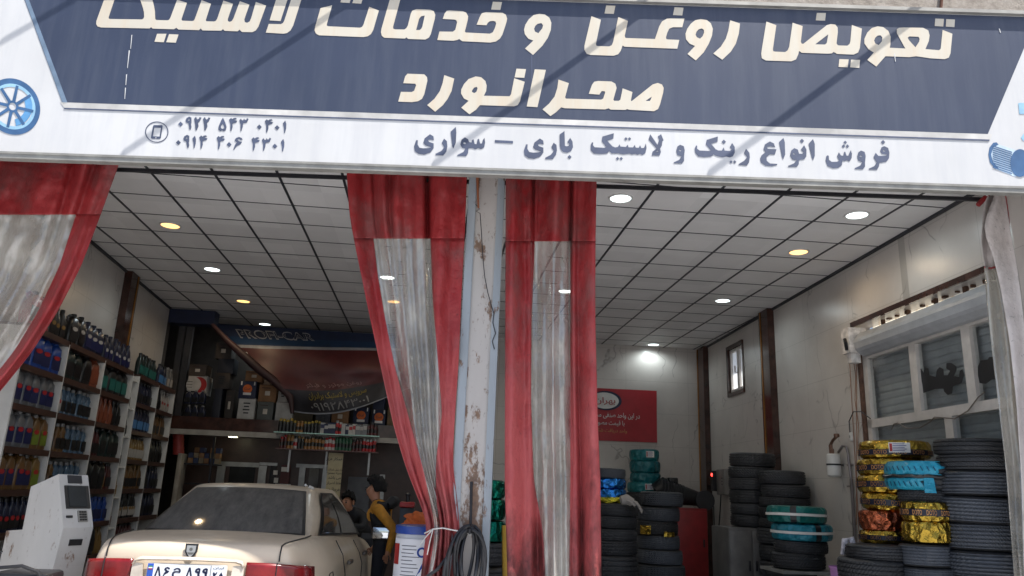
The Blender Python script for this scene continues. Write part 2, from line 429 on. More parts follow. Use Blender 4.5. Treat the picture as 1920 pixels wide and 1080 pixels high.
# ================================================================== SETTING
mb = MB(); R = 900
mb.add([(-R,-R,-.02),(R,-R,-.02),(R,R,-.02),(-R,R,-.02)], [(0,1,2,3)]); struct(mb.build('ground', GROUND))
def lwx(y): return -4.25 - .055*(y-9.2)
def rwx(y): return 4.75 + .042*(y-6.0)
def fy(x): return P0.y + (x-P0.x)*FT.y/FT.x       # y of the facade plane at x
CZ = 4.265; BACK = 14.05
mb = MB(); mb.add([(lwx(5.9),fy(-4.1),.0),(rwx(5.1),fy(4.7),.0),(rwx(BACK),BACK,.0),(lwx(BACK),BACK,.0)], [(0,1,2,3)]); struct(mb.build('floor', CONC))
# walls
LB = 13.05
def wallbox(mb, xf, y0, y1, z0, z1, side, th=.2):
    a, b = xf(y0), xf(y1)
    mb.add([(a,y0,z0),(b,y1,z0),(b,y1,z1),(a,y0,z1),(a+side*th,y0,z0),(b+side*th,y1,z0),(b+side*th,y1,z1),(a+side*th,y0,z1)],
           [(0,1,2,3),(4,7,6,5),(0,4,5,1),(3,2,6,7),(0,3,7,4),(1,5,6,2)])
mb = MB(); wallbox(mb, lwx, 5.75, LB, 0, 4.6, -1)
tag(mb.build('side_wall', WALL), 'cream veined tile wall behind the oil bottle shelves', 'wall')
# dark recess at the end of the left wall
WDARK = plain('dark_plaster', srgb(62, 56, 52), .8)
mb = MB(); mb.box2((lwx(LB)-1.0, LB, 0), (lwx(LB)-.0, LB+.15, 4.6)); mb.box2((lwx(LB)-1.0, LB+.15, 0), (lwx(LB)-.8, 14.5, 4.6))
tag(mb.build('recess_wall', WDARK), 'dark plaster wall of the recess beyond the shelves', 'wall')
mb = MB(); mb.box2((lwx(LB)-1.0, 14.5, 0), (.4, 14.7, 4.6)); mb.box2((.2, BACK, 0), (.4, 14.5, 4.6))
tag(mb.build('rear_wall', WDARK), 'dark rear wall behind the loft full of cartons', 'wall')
mb = MB(); mb.box2((.4, BACK, 0), (rwx(BACK)+.25, BACK+.2, 4.6))
tag(mb.build('back_wall', WALL), 'cream veined tile wall behind the red poster', 'wall')
# right wall with two openings
RW_P = V((4.75, 6.0, 0)); RW_T = V((.042, 1, 0)).normalized(); RW_N = V((-1, .042, 0)).normalized()
def onR(px, py, off=0): return onpl(px, py, RW_P + RW_N*off, RW_N)
W1 = (11.86, 12.62, 3.18, 4.04)         # small bright window: y0,y1,z0,z1
W2 = (5.85, 8.30, .35, 3.50)            # shuttered window
mb = MB()
for y0, y1, z0, z1 in [(5.0, W2[0], 0, 4.6), (W2[0], W2[1], 0, W2[2]), (W2[0], W2[1], W2[3], 4.6), (W2[1], W1[0], 0, 4.6),
                        (W1[0], W1[1], 0, W1[2]), (W1[0], W1[1], W1[3], 4.6), (W1[1], BACK+.2, 0, 4.6)]: wallbox(mb, rwx, y0, y1, z0, z1, 1)
tag(mb.build('side_wall', WALL), 'grey lit veined tile wall with the shuttered window and tyre stacks', 'wall')
# ceiling
root = thing('ceiling', 'suspended ceiling of square pale tiles in a dark grid', 'ceiling', (0,0,CZ))
mb = MB(); ya = lambda x: fy(x)+.12
pts = [(lwx(6)-.1,ya(-4.2)),(rwx(5)+.1,ya(4.8)),(rwx(BACK),BACK),(.4,BACK),(.4,14.5),(lwx(LB)-.8,14.5),(lwx(LB)-.8,LB+.1),(lwx(LB),LB+.1)]
mb.prism([(x,y,0) for x,y in pts], (0,0,.12)); mb.build('tile_panel', CEIL, root)
mb = MB(); GL = plain('grid_bar', srgb(40, 42, 48), .5)
k = 0
for i in range(-3, 7):
    x = -3.35 + .6*i
    if x < .45: mb.box2((x-.012, max(ya(x), 5.6), -.006), (x+.012, 14.4, .01))
for i in range(-6, 3):
    x = 3.73 + .6*i
    if x > .5: mb.box2((x-.012, ya(x), -.006), (x+.012, BACK, .01))
for j in range(-3, 13):
    y = 7.02 + .6*j
    x1 = rwx(y) if y < BACK else .3
    y0 = y
    xs_ = .42 if y > 6.1 else P0.x + (y-.1-P0.y)/FT.y*FT.x
    if y > 6.35: mb.box2((lwx(min(y, LB)) if y < LB else lwx(LB)-.7, y-.007, -.004), (.42, y+.007, .008))
    if y < BACK and y > 5.75: mb.box2((xs_, y-.04, -.004), (x1, y-.026, .008))
mb.build('grid_bar', GL, root)
mb = MB(); wallbox(mb, lambda y: lwx(y)+.03, 6.0, LB, -.03, -.001, -1, .03); wallbox(mb, lambda y: rwx(y)-.03, 5.4, BACK, -.03, -.001, 1, .03)
mb.build('edge_trim', GL, root)
# facade wall above and lintel
mb = MB()
c0 = P0 + FT*0 - FN*.06
def fbox(mb, u0, u1, d0, d1, z0, z1, base=P0, mi=0):
    """box in facade coords: u along FT, d along FN (outward), z"""
    c = base + FT*((u0+u1)/2) + FN*((d0+d1)/2) + ZU*((z0+z1)/2)
    return mb.box(c, (u1-u0, abs(d1-d0), z1-z0), FT, FN, ZU, mi)
fbox(mb, -6.5, 6.5, -.2, -.04, 4.17, 4.3); fbox(mb, -6.5, 6.5, -.2, .12, 4.3, 8.0)
tag(mb.build('facade_wall', BLOCK), 'rough grey concrete block wall above the sign', 'wall')
mb = MB(); fbox(mb, -9, -4.75, -.2, .1, 0, 4.16); tag(mb.build('facade_pier', BLOCK), 'block pier left of the shop opening', 'wall')
mb = MB(); fbox(mb, 4.33, 9, -.2, .1, 0, 4.16); tag(mb.build('facade_pier', BLOCK), 'block pier right of the shop opening', 'wall')

# marble pilasters with brass strips
def pilaster(p, T, N, wd, pr, z1, label, brass_u):
    r = thing('pilaster', label, 'pilaster', (p.x, p.y, 0), 'brown marble pilasters on the walls')
    m = MB(); m.box(N*pr/2+ZU*z1/2, (wd, pr, z1), T, N, ZU); m.build('marble_shaft', MARBLE, r)
    m = MB(); m.box(T*brass_u+N*(pr+.006)+ZU*z1/2, (.018, .012, z1-.02), T, N, ZU); m.build('brass_strip', GOLDTRIM, r)
LT = V((-.055,1,0)).normalized(); LN = V((1,.055,0)).normalized()
pilaster(V((lwx(10.9),10.9,0)), LT, LN, .34, .10, 4.26, 'brown marble pilaster rising behind the oil bottle shelves', .10)
pilaster(V((rwx(10.75),10.75,0)), RW_T, RW_N, .34, .10, 4.26, 'brown marble pilaster between the shuttered and the small window', .10)
pilaster(V((rwx(13.85),13.85,0)), RW_T, RW_N, .36, .10, 4.26, 'brown marble pilaster in the corner beside the red poster', .17)

# ================================================================== SIGN
SR = thing('sign_board', 'long shop sign with cream lettering on a slate panel over the openings', 'sign')
def S(px, py): 
    p = onpl(px, py, S0, FN); return p
def S2(px, py): 
    p = S(px, py) - S0; return (p.dot(FT), p.z)
def sput(me, name, mat, d): return place(me, name, mat, S0 + FN*d, FT, ZU, SR)
ZB, ZT, U0, U1 = 3.82, 5.27, -4.75, 4.75
mb = MB(); fbox(mb, U0, U1, -.03, 0, ZB, ZT, S0); mb.build('face_panel', SIGNW, SR)
mb = MB(); fbox(mb, U0-.02, U1+.02, -.05, .035, ZT, ZT+.03, S0); fbox(mb, U0-.02, U1+.02, -.05, .012, ZB-.055, ZB, S0)
fbox(mb, U0-.02, U1+.02, .012, .018, ZB-.02, ZB-.004, S0)
for u in (U0-.01, U1+.01): fbox(mb, u-.02, u+.02, -.05, .03, ZB, ZT, S0)
mb.build('edge_frame', GREYM, SR)
mb = MB(); fbox(mb, U0, U1, -.68, -.05, ZT-.01, ZT+.02, S0)  # unseen top plate, added to keep sun out of the gap behind
for i in range(9): fbox(mb, U0+.1+i*1.16, U0+.14+i*1.16, -.68, -.04, 4.42, 4.46, S0)
mb.build('bracket_and_sun_plate', GREYM, SR)
panel = [S2(*p) for p in ((118,196),(1850,256),(1918,95))] 
top = ZT-.004
ul = S2(118,196); ux = S2(46,0); kx = (ux[0]-ul[0])/(ux[1]-ul[1])
ur = S2(1850,256); vx = S2(1918,95); kr = (vx[0]-ur[0])/(vx[1]-ur[1])
pan = [ul, ur, (ur[0]+kr*(top-ur[1]), top), (ul[0]+kx*(top-ul[1]), top)]
sput(flat_mesh('dark_panel', [pan], .002), 'dark_panel', SIGND, .0012)
BEV = plain('bevel_blue', srgb(112, 130, 150), .3)
a, b = pan[0], pan[3]; sput(flat_mesh('bevel', [[(a[0]+.002,a[1]), (a[0]+.035,a[1]+.012), (b[0]+.037,b[1]), (b[0]+.004,b[1])]], .001), 'side_bevel', BEV, .0024)
SILV = plain('silver_vinyl', srgb(196, 194, 190), .3, var=.3, scale=3)
sput(flat_mesh('strip', [[S2(113,192), S2(113+9,203), S2(1856,263), S2(1860,252)]], .001), 'silver_strip', SILV, .0024)
sput(flat_mesh('line', [[S2(120,202.5), S2(121,205), S2(1854,265), S2(1855,262)]], .001), 'edge_line', GREYTXT, .0036)

def tr(o, k, polys): return [[S2(o[0]+x/k, o[1]+y/k) for x, y in p] for p in polys]
def dia(cx, cy, r): return [(cx-r,cy),(cx,cy-r),(cx+r,cy),(cx,cy+r)]
def sh(poly, dx, dy): return [(x+dx, y+dy) for x, y in poly]
A, B_, C_, D_, E_, F_, G_ = (160,0), (460,0), (700,0), (1070,0), (1410,20), (730,110), (980,110)
T1 = []
T1 += tr(A, 6, [[(210,10),(340,-28),(330,0),(265,195),(265,212),(280,217),(640,222),(658,210),(664,190),(662,140),(650,90),(620,0),(590,-70),(900,-150),(930,-90),(720,-60),(757,0),(775,70),(785,130),(788,215),(800,228),(925,232),(945,225),(960,200),(1035,0),(1145,35),(1085,215),(1085,228),(1095,236),(1205,240),(1222,235),(1233,218),(1310,5),(1415,45),(1358,225),(1358,238),(1368,243),(1450,245),(1470,238),(1485,215),(1555,10),(1663,45),(1605,215),(1605,240),(1625,250),(1650,240),(1668,210),(1740,17),(1848,55),(1790,220),(1795,250),(1820,260),(1850,245),(1868,205),(1920,25),(2035,65),(1950,300),(1920,345),(1880,365),(1765,363),(1745,345),(1738,335),(1715,355),(1570,350),(1550,330),(1530,348),(1320,345),(1300,322),(1280,342),(1050,335),(1025,315),(1000,332),(760,325),(742,308),(725,323),(180,312),(140,300),(125,275),(127,240),(145,190)],
  [(810,383),(915,383),(885,478),(780,473)], [(945,387),(1050,392),(1020,483),(912,478)]])
T1 += tr(B_, 6, [[(365,-60),(495,-60),(397,240),(275,232)], [(535,-60),(650,-60),(540,290),(510,345),(470,375),(430,382),(232,370),(265,272),(400,275),(425,262),(440,235)],
  [(1085,-30),(1190,-30),(1175,37),(1072,30)], [(1225,-25),(1325,-25),(1305,45),(1205,38)],
  [(847,95),(978,62),(918,275),(918,292),(935,299),(1290,315),(1315,305),(1330,280),(1395,80),(1503,122),(1440,340),(1415,385),(1380,410),(1330,420),(830,400),(795,380),(780,345),(785,310)]])
T1 += tr(C_, 5.333, [[(185,-70),(290,-70),(270,0),(198,270),(200,290),(220,297),(310,298),(330,285),(345,260),(375,140),(390,110),(430,95),(570,100),(605,115),(620,150),(615,190),(575,345),(555,380),(520,398),(350,392),(330,375),(318,388),(110,380),(85,360),(77,325),(82,290)],
  [(515,158),(480,165),(458,190),(428,303),(465,303),(480,290),(490,270)],
  [(712,140),(735,110),(760,107),(895,115),(930,130),(948,165),(945,200),(915,320),(925,328),(1165,340),(1195,325),(1215,285),(1228,240),(1222,218),(1200,212),(1165,215),(1145,230),(1132,255),(1033,250),(1065,170),(1085,135),(1125,125),(1290,130),(1325,150),(1338,190),(1330,230),(1290,350),(1265,390),(1225,418),(1170,428),(890,415),(868,400),(860,392),(840,402),(800,410),(640,403),(662,318),(795,320),(820,300),(838,225),(830,205),(810,198),(695,192)],
  [(1195,20),(1287,23),(1270,102),(1178,98)],
  [(1660,140),(1715,148),(1760,180),(1780,230),(1775,300),(1745,380),(1690,460),(1597,552),(1517,488),(1600,408),(1550,390),(1515,345),(1507,300),(1520,250),(1555,195),(1600,155)], [(1680,233),(1697,255),(1690,285),(1650,335),(1615,318),(1607,290),(1620,260),(1645,240)]])
T1 += tr(D_, 5.333, [[(207,165),(302,200),(252,440),(255,458),(270,463),(385,467),(410,455),(425,420),(475,173),(572,212),(540,360),(545,380),(560,383),(842,393),(850,370),(885,265),(915,215),(960,190),(1000,186),(1137,188),(1115,275),(1020,275),(985,290),(965,330),(952,375),(955,393),(970,397),(1085,402),(1065,490),(540,470),(518,458),(500,510),(475,545),(430,560),(200,552),(160,540),(137,500),(137,460)],
  [(355,58),(447,60),(430,142),(338,137)], [(1038,75),(1128,80),(1115,158),(1022,153)],
  [(1300,193),(1360,203),(1400,235),(1420,290),(1412,360),(1380,440),(1330,525),(1250,607),(1167,542),(1243,462),(1190,440),(1152,395),(1147,340),(1165,290),(1200,240),(1245,205)], [(1310,287),(1330,300),(1333,330),(1318,365),(1293,390),(1260,375),(1247,350),(1257,320),(1280,295)],
  [(1593,205),(1692,238),(1680,340),(1650,440),(1600,520),(1515,600),(1425,538),(1500,470),(1550,390),(1575,310)]])
T1 += tr(E_, 4.683, [[(125,98),(212,130),(182,340),(185,358),(200,362),(290,366),(312,350),(325,320),(355,108),(443,138),(427,275),(435,293),(450,293),(655,130),(690,120),(730,125),(750,150),(752,190),(740,290),(750,305),(765,308),(835,310),(855,295),(862,270),(875,128),(963,160),(945,330),(930,370),(890,388),(745,382),(722,368),(713,365),(700,377),(665,380),(435,372),(412,355),(405,385),(385,430),(345,447),(120,440),(85,420),(80,380),(85,340)], [(668,210),(655,285),(640,300),(553,298)],
  [(568,22),(647,23),(640,90),(558,87)], [(765,428),(847,430),(838,500),(758,496)], [(868,432),(947,435),(940,505),(860,500)],
  [(1100,140),(1150,147),(1195,180),(1215,230),(1213,300),(1207,328),(1345,335),(1330,310),(1270,200),(1270,165),(1290,152),(1330,150),(1500,153),(1545,175),(1557,220),(1550,270),(1520,340),(1640,350),(1655,335),(1672,172),(1757,205),(1740,380),(1725,415),(1690,428),(1560,420),(1440,402),(1380,410),(1170,402),(1090,493),(1010,435),(1068,370),(1020,340),(985,290),(985,250),(1010,195),(1050,155)], [(1125,218),(1142,235),(1140,270),(1110,305),(1080,290),(1070,265),(1080,240),(1100,222)], [(1380,228),(1460,232),(1470,250),(1465,275),(1433,325),(1375,260),(1365,240)],
  [(1607,72),(1683,75),(1677,142),(1602,137)], [(1703,77),(1780,80),(1775,147),(1700,142)]])
sput(flat_mesh('lettering', T1, .002), 'title_lettering', LETTER, .0036)
# thin dark outline under the second line, then the letters
T2 = tr(F_, 6.857, [[(235,197),(450,205),(485,240),(490,285),(450,460),(420,520),(370,550),(290,562),(115,555),(150,430),(290,432),(320,415),(345,345),(335,325),(180,318),(205,230)],
  [(707,215),(835,260),(800,420),(750,520),(690,600),(590,685),(487,600),(580,520),(650,420),(685,320)],
  [(1110,232),(1180,242),(1235,290),(1252,350),(1245,420),(1215,480),(1545,487),(1565,460),(1605,255),(1740,300),(1680,550),(1650,600),(1600,615),(1165,600),(1115,660),(1030,718),(925,633),(1020,545),(960,515),(922,450),(925,400),(960,330),(1020,265)], [(1125,365),(1135,385),(1120,430),(1090,447),(1062,430),(1065,410),(1090,375)],
  [(1635,132),(1757,138),(1735,250),(1610,243)]])
T2 += tr(G_, 6.857, [[(155,140),(298,147),(190,627),(52,617)],
  [(460,272),(593,318),(545,500),(555,517),(1010,530),(1035,515),(1060,440),(1055,422),(1015,420),(985,465),(850,455),(890,340),(920,300),(970,290),(1140,297),(1190,325),(1207,380),(1165,530),(1175,545),(1235,545),(1255,530),(1285,385),(1410,432),(1390,540),(1400,550),(1670,335),(1735,315),(1790,335),(1812,380),(1805,440),(1765,590),(1740,650),(1690,678),(1370,660),(1340,650),(1320,662),(1130,658),(1105,640),(1060,655),(540,640),(495,628),(430,690),(357,742),(255,655),(340,580),(410,490),(445,380)], [(1660,490),(1645,530),(1630,548),(1580,545)]])
sput(flat_mesh('lettering', T2, .002), 'name_lettering', LETTER, .0036)
H, I_, J, K = (250,205), (760,225), (1080,235), (1380,245)
d2 = [(705,85),(720,115),(740,108),(745,90),(768,95),(750,135),(728,155),(735,190),(715,237),(700,235),(697,170),(685,110)]
d9 = [(630,83),(655,95),(655,150),(650,175),(655,200),(645,233),(632,225),(625,190),(622,160),(597,150),(588,128),(600,100)]; h9 = [(625,110),(635,118),(632,130),(615,128)]
d5 = [(1010,95),(1035,150),(1050,200),(1040,240),(1015,248),(1000,240),(980,247),(957,230),(962,190),(990,125)]; h5 = [(1005,165),(1020,190),(1025,215),(1000,222),(985,205),(990,185)]
d4 = [(1100,98),(1115,112),(1130,100),(1155,97),(1165,112),(1145,115),(1140,125),(1170,130),(1160,150),(1130,158),(1115,165),(1118,200),(1102,250),(1092,240),(1093,170),(1077,120)]
d3 = [(1212,105),(1222,125),(1238,125),(1245,105),(1258,122),(1272,118),(1280,100),(1297,110),(1280,150),(1235,160),(1232,200),(1215,250),(1207,245),(1207,170),(1193,128)]
d1 = [(1710,128),(1722,165),(1720,215),(1705,270),(1697,265),(1695,210),(1683,160)]
d6 = [(1190,312),(1222,325),(1230,345),(1205,345),(1190,335),(1170,342),(1190,360),(1225,368),(1205,395),(1165,415),(1130,460),(1127,450),(1145,400),(1165,375),(1140,350),(1155,325)]
ph = [dia(533,168,28), d9, h9, d2, sh(d2,100,2), d5, h5, d4, d3, dia(1418,200,28), sh(d4,403,15), dia(1618,208,28), d1,
      dia(508,375,28), sh(d9,-25,205), sh(h9,-25,205), sh(d1,-1017,170), sh(d4,-335,197), sh(d4,-139,203), dia(1078,397,28), d6, sh(d4,253,218), sh(d3,254,220), dia(1593,416,28), sh(d1,-22,207)]
sput(flat_mesh('lettering', tr(H, 6, ph), .0015), 'phone_number', GREYTXT, .0022)
circ = lambda cx, cy, rx, ry, n=40: [(cx+rx*math.cos(2*PI*i/n), cy+ry*math.sin(2*PI*i/n)) for i in range(n)]
sput(flat_mesh('icon', tr(H, 6, [circ(265,257,131,119), circ(265,257,121,109), [(225,185),(236,178),(324,180),(331,190),(310,325),(300,335),(208,332),(199,322)], [(236,207),(312,209),(298,308),(220,305)], circ(255,321,9,8,12)]), .0015), 'phone_icon', GREYTXT, .0022)
vi = [(262,152),(298,175),(303,215),(262,208),(240,215),(250,232),(300,250),(300,300),(265,345),(200,368),(140,360),(100,330),(93,280),(115,215),(133,215),(130,260),(150,295),(190,302),(250,298),(275,290),(215,270),(190,245),(205,195)]
vv = [(1170,220),(1210,235),(1223,280),(1215,350),(1215,400),(1190,432),(1100,428),(1098,418),(1160,390),(1185,350),(1140,335),(1127,290),(1140,240)]; vh = [(1165,275),(1185,285),(1175,295),(1152,288)]
ln = tr(I_, 5.647, [[(838,190),(845,240),(835,290),(800,310),(770,298),(740,312),(710,298),(690,300),(668,300),(665,350),(645,383),(553,382),(550,372),(615,340),(635,305),(600,295),(583,260),(595,210),(630,185),(665,205),(675,235),(700,240),(705,215),(722,205),(735,255),(755,258),(765,205),(780,200),(792,250),(812,250),(820,215)], [(620,235),(645,245),(635,258),(612,250)],
  [(535,75),(540,130),(535,240),(508,303),(497,280),(480,125)], [(410,198),(440,225),(445,280),(435,335),(400,378),(322,373),(318,360),(380,330),(412,290),(385,245)], vi,
  [(948,213),(1140,223),(1140,250),(948,240)], [(1685,118),(1690,275),(1705,280),(1730,275),(1735,255),(1715,235),(1745,190),(1770,230),(1775,290),(1755,330),(1715,348),(1670,340),(1643,310),(1635,270),(1633,155)], dia(1738,393,22),
  [(1570,242),(1600,265),(1605,320),(1595,370),(1560,417),(1483,415),(1480,402),(1540,370),(1572,330),(1545,288)], sh(vi,1162,45)])
ln += tr(J, 6, [[(425,90),(420,150),(350,175),(410,238),(440,250),(470,245),(490,215),(500,240),(560,245),(580,220),(590,248),(640,250),(660,222),(672,252),(705,255),(720,225),(735,258),(765,255),(785,205),(793,255),(780,315),(745,335),(720,322),(690,333),(665,322),(630,330),(600,320),(530,328),(480,318),(400,318),(375,290),(350,318),(260,325),(200,318),(165,280),(165,220),(180,192),(193,195),(190,225),(210,248),(320,255),(340,245),(290,180),(297,128)],
  dia(561,153,19), dia(601,153,19), dia(467,375,19), dia(508,375,19),
  [(835,102),(915,220),(935,165),(920,125),(957,102),(985,170),(970,180),(965,230),(945,265),(955,300),(940,342),(852,340),(860,300),(895,270),(905,262),(850,200),(815,160)], [(915,285),(928,298),(900,300)], vv, vh,
  [(1595,127),(1592,185),(1520,210),(1570,270),(1600,285),(1640,285),(1660,250),(1672,285),(1730,290),(1750,270),(1730,245),(1755,200),(1785,245),(1785,310),(1765,350),(1730,362),(1690,352),(1640,360),(1590,350),(1548,330),(1520,352),(1440,360),(1375,352),(1340,310),(1335,260),(1350,228),(1362,230),(1362,265),(1390,285),(1500,290),(1515,280),(1460,215),(1470,165)],
  dia(1662,187,25), dia(1743,413,19), dia(1784,413,19)])
ln += tr(K, 6, [[(112,205),(150,250),(155,300),(145,360),(120,395),(30,388),(28,378),(90,340),(125,300),(88,255)],
  [(380,123),(425,145),(440,188),(385,178),(345,185),(355,205),(455,210),(437,270),(380,268),(342,300),(345,340),(380,370),(462,375),(462,388),(400,402),(330,395),(280,360),(270,315),(285,280),(330,245),(308,210),(325,155)],
  [(532,83),(548,130),(552,270),(530,325),(517,300),(483,130)], [(765,165),(792,215),(790,290),(765,325),(707,330),(705,380),(680,410),(588,408),(583,398),(650,370),(680,335),(630,325),(608,280),(620,225),(655,198),(695,215),(708,260),(745,262),(757,245),(728,215)], [(645,252),(668,262),(655,272),(635,265)],
  dia(740,117,25), [(865,95),(885,150),(885,285),(867,335),(850,300),(815,150)],
  [(1290,220),(1303,260),(1300,310),(1275,348),(1245,335),(1215,345),(1197,335),(1190,390),(1150,420),(1090,425),(1030,400),(1007,340),(1015,290),(1030,277),(1042,285),(1045,330),(1075,352),(1130,352),(1160,340),(1135,290),(1155,245),(1180,280),(1205,285),(1215,240),(1228,240),(1240,280),(1260,285),(1275,250)],
  dia(1227,133,20), dia(1208,176,20), dia(1252,176,20), sh(vv,235,5), sh(vh,235,5),
  [(1665,175),(1710,195),(1725,250),(1720,310),(1690,350),(1610,365),(1608,400),(1585,442),(1495,440),(1490,430),(1555,400),(1580,360),(1545,300),(1570,250),(1600,285),(1680,285),(1700,272),(1640,262),(1620,230),(1635,190)], [(1655,220),(1680,230),(1670,240),(1650,235)], dia(1653,130,25)])
sput(flat_mesh('lettering', ln, .0015), 'service_lettering', GREYTXT, .0022)
# printed wheel and filters
PB1 = plain('print_blue', srgb(66, 100, 140), .4); PB2 = plain('print_light_blue', srgb(150, 190, 215), .4); PB3 = plain('print_pale_blue', srgb(196, 214, 228), .4)
wc = (24, 200)
el = lambda rx, ry, n=48: [(wc[0]+rx*math.cos(2*PI*i/n)*.97+ry*math.sin(2*PI*i/n)*.10, wc[1]+ry*math.sin(2*PI*i/n)) for i in range(n)]
px2 = lambda polys: [[S2(*q) for q in p] for p in polys]
sput(flat_mesh('wheel', px2([el(53,53), el(44,43)]), .001), 'wheel_tyre', PB1, .0022)
sput(flat_mesh('wheel', px2([el(44,43), el(38,37)]), .001), 'wheel_rim', PB2, .0022)
sput(flat_mesh('wheel', px2([[(wc[0]+x*math.cos(a), wc[1]+x*math.sin(a)) for x, a in [(30, q/10) for q in range(-4, 12)]] + [[(wc[0]+22*math.cos(q/10), wc[1]+22*math.sin(q/10)) for q in range(11, -5, -1)]][0]]), .001) if False else flat_mesh('wheel', px2([[(wc[0]+37*math.cos(q/10), wc[1]+37*math.sin(q/10)) for q in range(-5, 15)] + [(wc[0]+24*math.cos(q/10), wc[1]+24*math.sin(q/10)) for q in range(14, -6, -1)]]), .001), 'wheel_shade', plain('print_mid_blue', srgb(96, 150, 196), .4), .0022)
sp_ = []
for i in range(8):
    a = 2*PI*i/8 + .25; ca, sa = math.cos(a), math.sin(a)
    sp_.append([(wc[0]+9*ca-3*sa, wc[1]+9*sa+3*ca), (wc[0]+40*ca-1.6*sa, wc[1]+40*sa+1.6*ca), (wc[0]+40*ca+3.4*sa, wc[1]+40*sa-3.4*ca), (wc[0]+9*ca+3*sa, wc[1]+9*sa-3*ca)])
sput(flat_mesh('wheel', px2(sp_), .001), 'wheel_spoke', PB1, .0034)
sput(flat_mesh('wheel', px2([el(11,11), el(7,7)]), .001), 'wheel_hub', PB1, .0036)
sput(flat_mesh('filter', px2([[(1862,268),(1868,267),(1872,271),(1862,277),(1858,290),(1861,303),(1872,316),(1866,317),(1856,305),(1853,290),(1855,277)]]), .001), 'filter_cap', PB1, .0022)
ribs = []
for i in range(11):
    y = 273+i*4.0; ribs.append([(1861,y),(1861,y+1.6),(1897,y+12+1.6),(1897,y+12)])
sput(flat_mesh('filter', px2([[(1863,268),(1905,282),(1905,332),(1866,317),(1858,290)]]), .001), 'filter_body', PB3, .0012)
sput(flat_mesh('filter', px2(ribs), .0008), 'filter_rib', PB1, .0034)
sput(flat_mesh('filter', px2([circ(1912,306,18,26)]), .001), 'filter_base', PB1, .0036)
sput(flat_mesh('filter', px2([[(1909,194),(1912,193),(1935,194),(1935,214),(1911,214)], [(1914,258),(1920,250),(1935,250),(1935,265),(1918,264)]]), .001), 'bottle_print', PB2, .0022)
sput(flat_mesh('seam', px2([[(996.4,96),(997.6,96),(998,196),(996.8,196)]])), 'panel_seam', GREYTXT, .0024)
for q in ([(247,66),(248.5,66),(246,92),(245,92)], [(242,95),(244,95),(240,128),(239,128)], [(237,140),(238.6,140),(237,160),(236,160)], [(235,165),(236.5,165),(235,186),(234,186)], [(1676,101),(1677.5,101),(1679,116),(1677.8,116)], [(1872,54),(1873.5,54),(1876,62),(1874.6,62)]):
    sput(flat_mesh('scratch', px2([q])), 'paint_scratch', SIGNW, .0046)
# stubs of reinforcing bar above the sign
for i, (x, y, dx) in enumerate(((1112,8,-2), (1764,16,8))):
    p = onpl(x, y, P0+FN*.14, FN)
    m = MB(); m.tube([p-ZU*.25-FT*.03, p, p+ZU*.5+FT*(.1 if i else 0)], .013); m.box(p-ZU*.02-FN*.01, (.06,.03,.05), FT, FN, ZU)
    tag(m.build('steel_rod', plain('rust', srgb(96, 62, 48), .9)), ('rusty rod above the sign over the red lettered word, left of the other' if i == 0 else 'slanted rusty rod above the right end of the sign'), 'rod', 'rusty rods above the sign')
# overhead cables whose shadows cross the sign
for i, (a, b) in enumerate((((0,80),(140,0)), ((227,290),(665,0)), ((810,310),(1232,5)), ((1327,327),(1735,25)))):
    pa, pb = S(*a), S(*b)
    p1 = pa + (pb-pa)*2.0*(1.3/max(.4, pb.z-pa.z)); p2 = pa + SUND*2.0
    p1 = p1 - FN*max(0, (p1-P0-FN*.12).dot(FN))*0
    m = MB(); m.tube([p1, (p1+p2)/2, p2], .0125, 8)
    tag(m.build('overhead_cable', BLACK), 'black cable overhead casting the %s diagonal shadow on the sign' % ['leftmost', 'second', 'third', 'rightmost'][i], 'cable', 'overhead cables in front of the facade')

# ================================================================== PILLAR
PR = thing('pillar', 'rust spotted white steel pillar with pale blue edge strips between the curtains', 'pillar')
def F(px, py, d=0): return onpl(px, py, P0 + FN*d, FN)
uf = lambda p: (p-P0).dot(FT)
uL, uR = uf(F(880,332)), uf(F(945,330)); 
m = MB(); fbox(m, uL+.055, uR-.045, -.14, -.025, 0, 4.16); m.build('post', POST, PR)
m = MB(); fbox(m, uL, uL+.062, -.15, .0, 0, 4.16)
fbox(m, uL+.062, uL+.068, -.03, -.004, 0, 4.16); m.build('edge_strip', TRIM, PR)
m = MB(); fbox(m, uR-.05, uR+.008, -.15, .0, 0, 4.16); m.build('edge_strip', TRIM, PR)
m = MB(); p = F(895,335,.01); q = F(897,390,.012)
m.tube([p+ZU*.15, p, q], [.012,.012,.008], 6); tag(m.build('wooden_stick', plain('stick_wood', srgb(150, 92, 62), .8)), 'short brown wooden stick tucked at the pillar top', 'stick')
m = MB(); m.tube([F(x,y,.004+.004*(i%2)) for i,(x,y) in enumerate(((892,383),(899,392),(893,396),(900,400),(903,440),(905,480),(909,520),(915,550),(922,575),(926,588),(924,605),(929,625),(923,640),(927,655)))], .0035, 6)
tag(m.build('loose_wire', DARKM), 'thin dark wire hanging loose down the white pillar', 'wire')
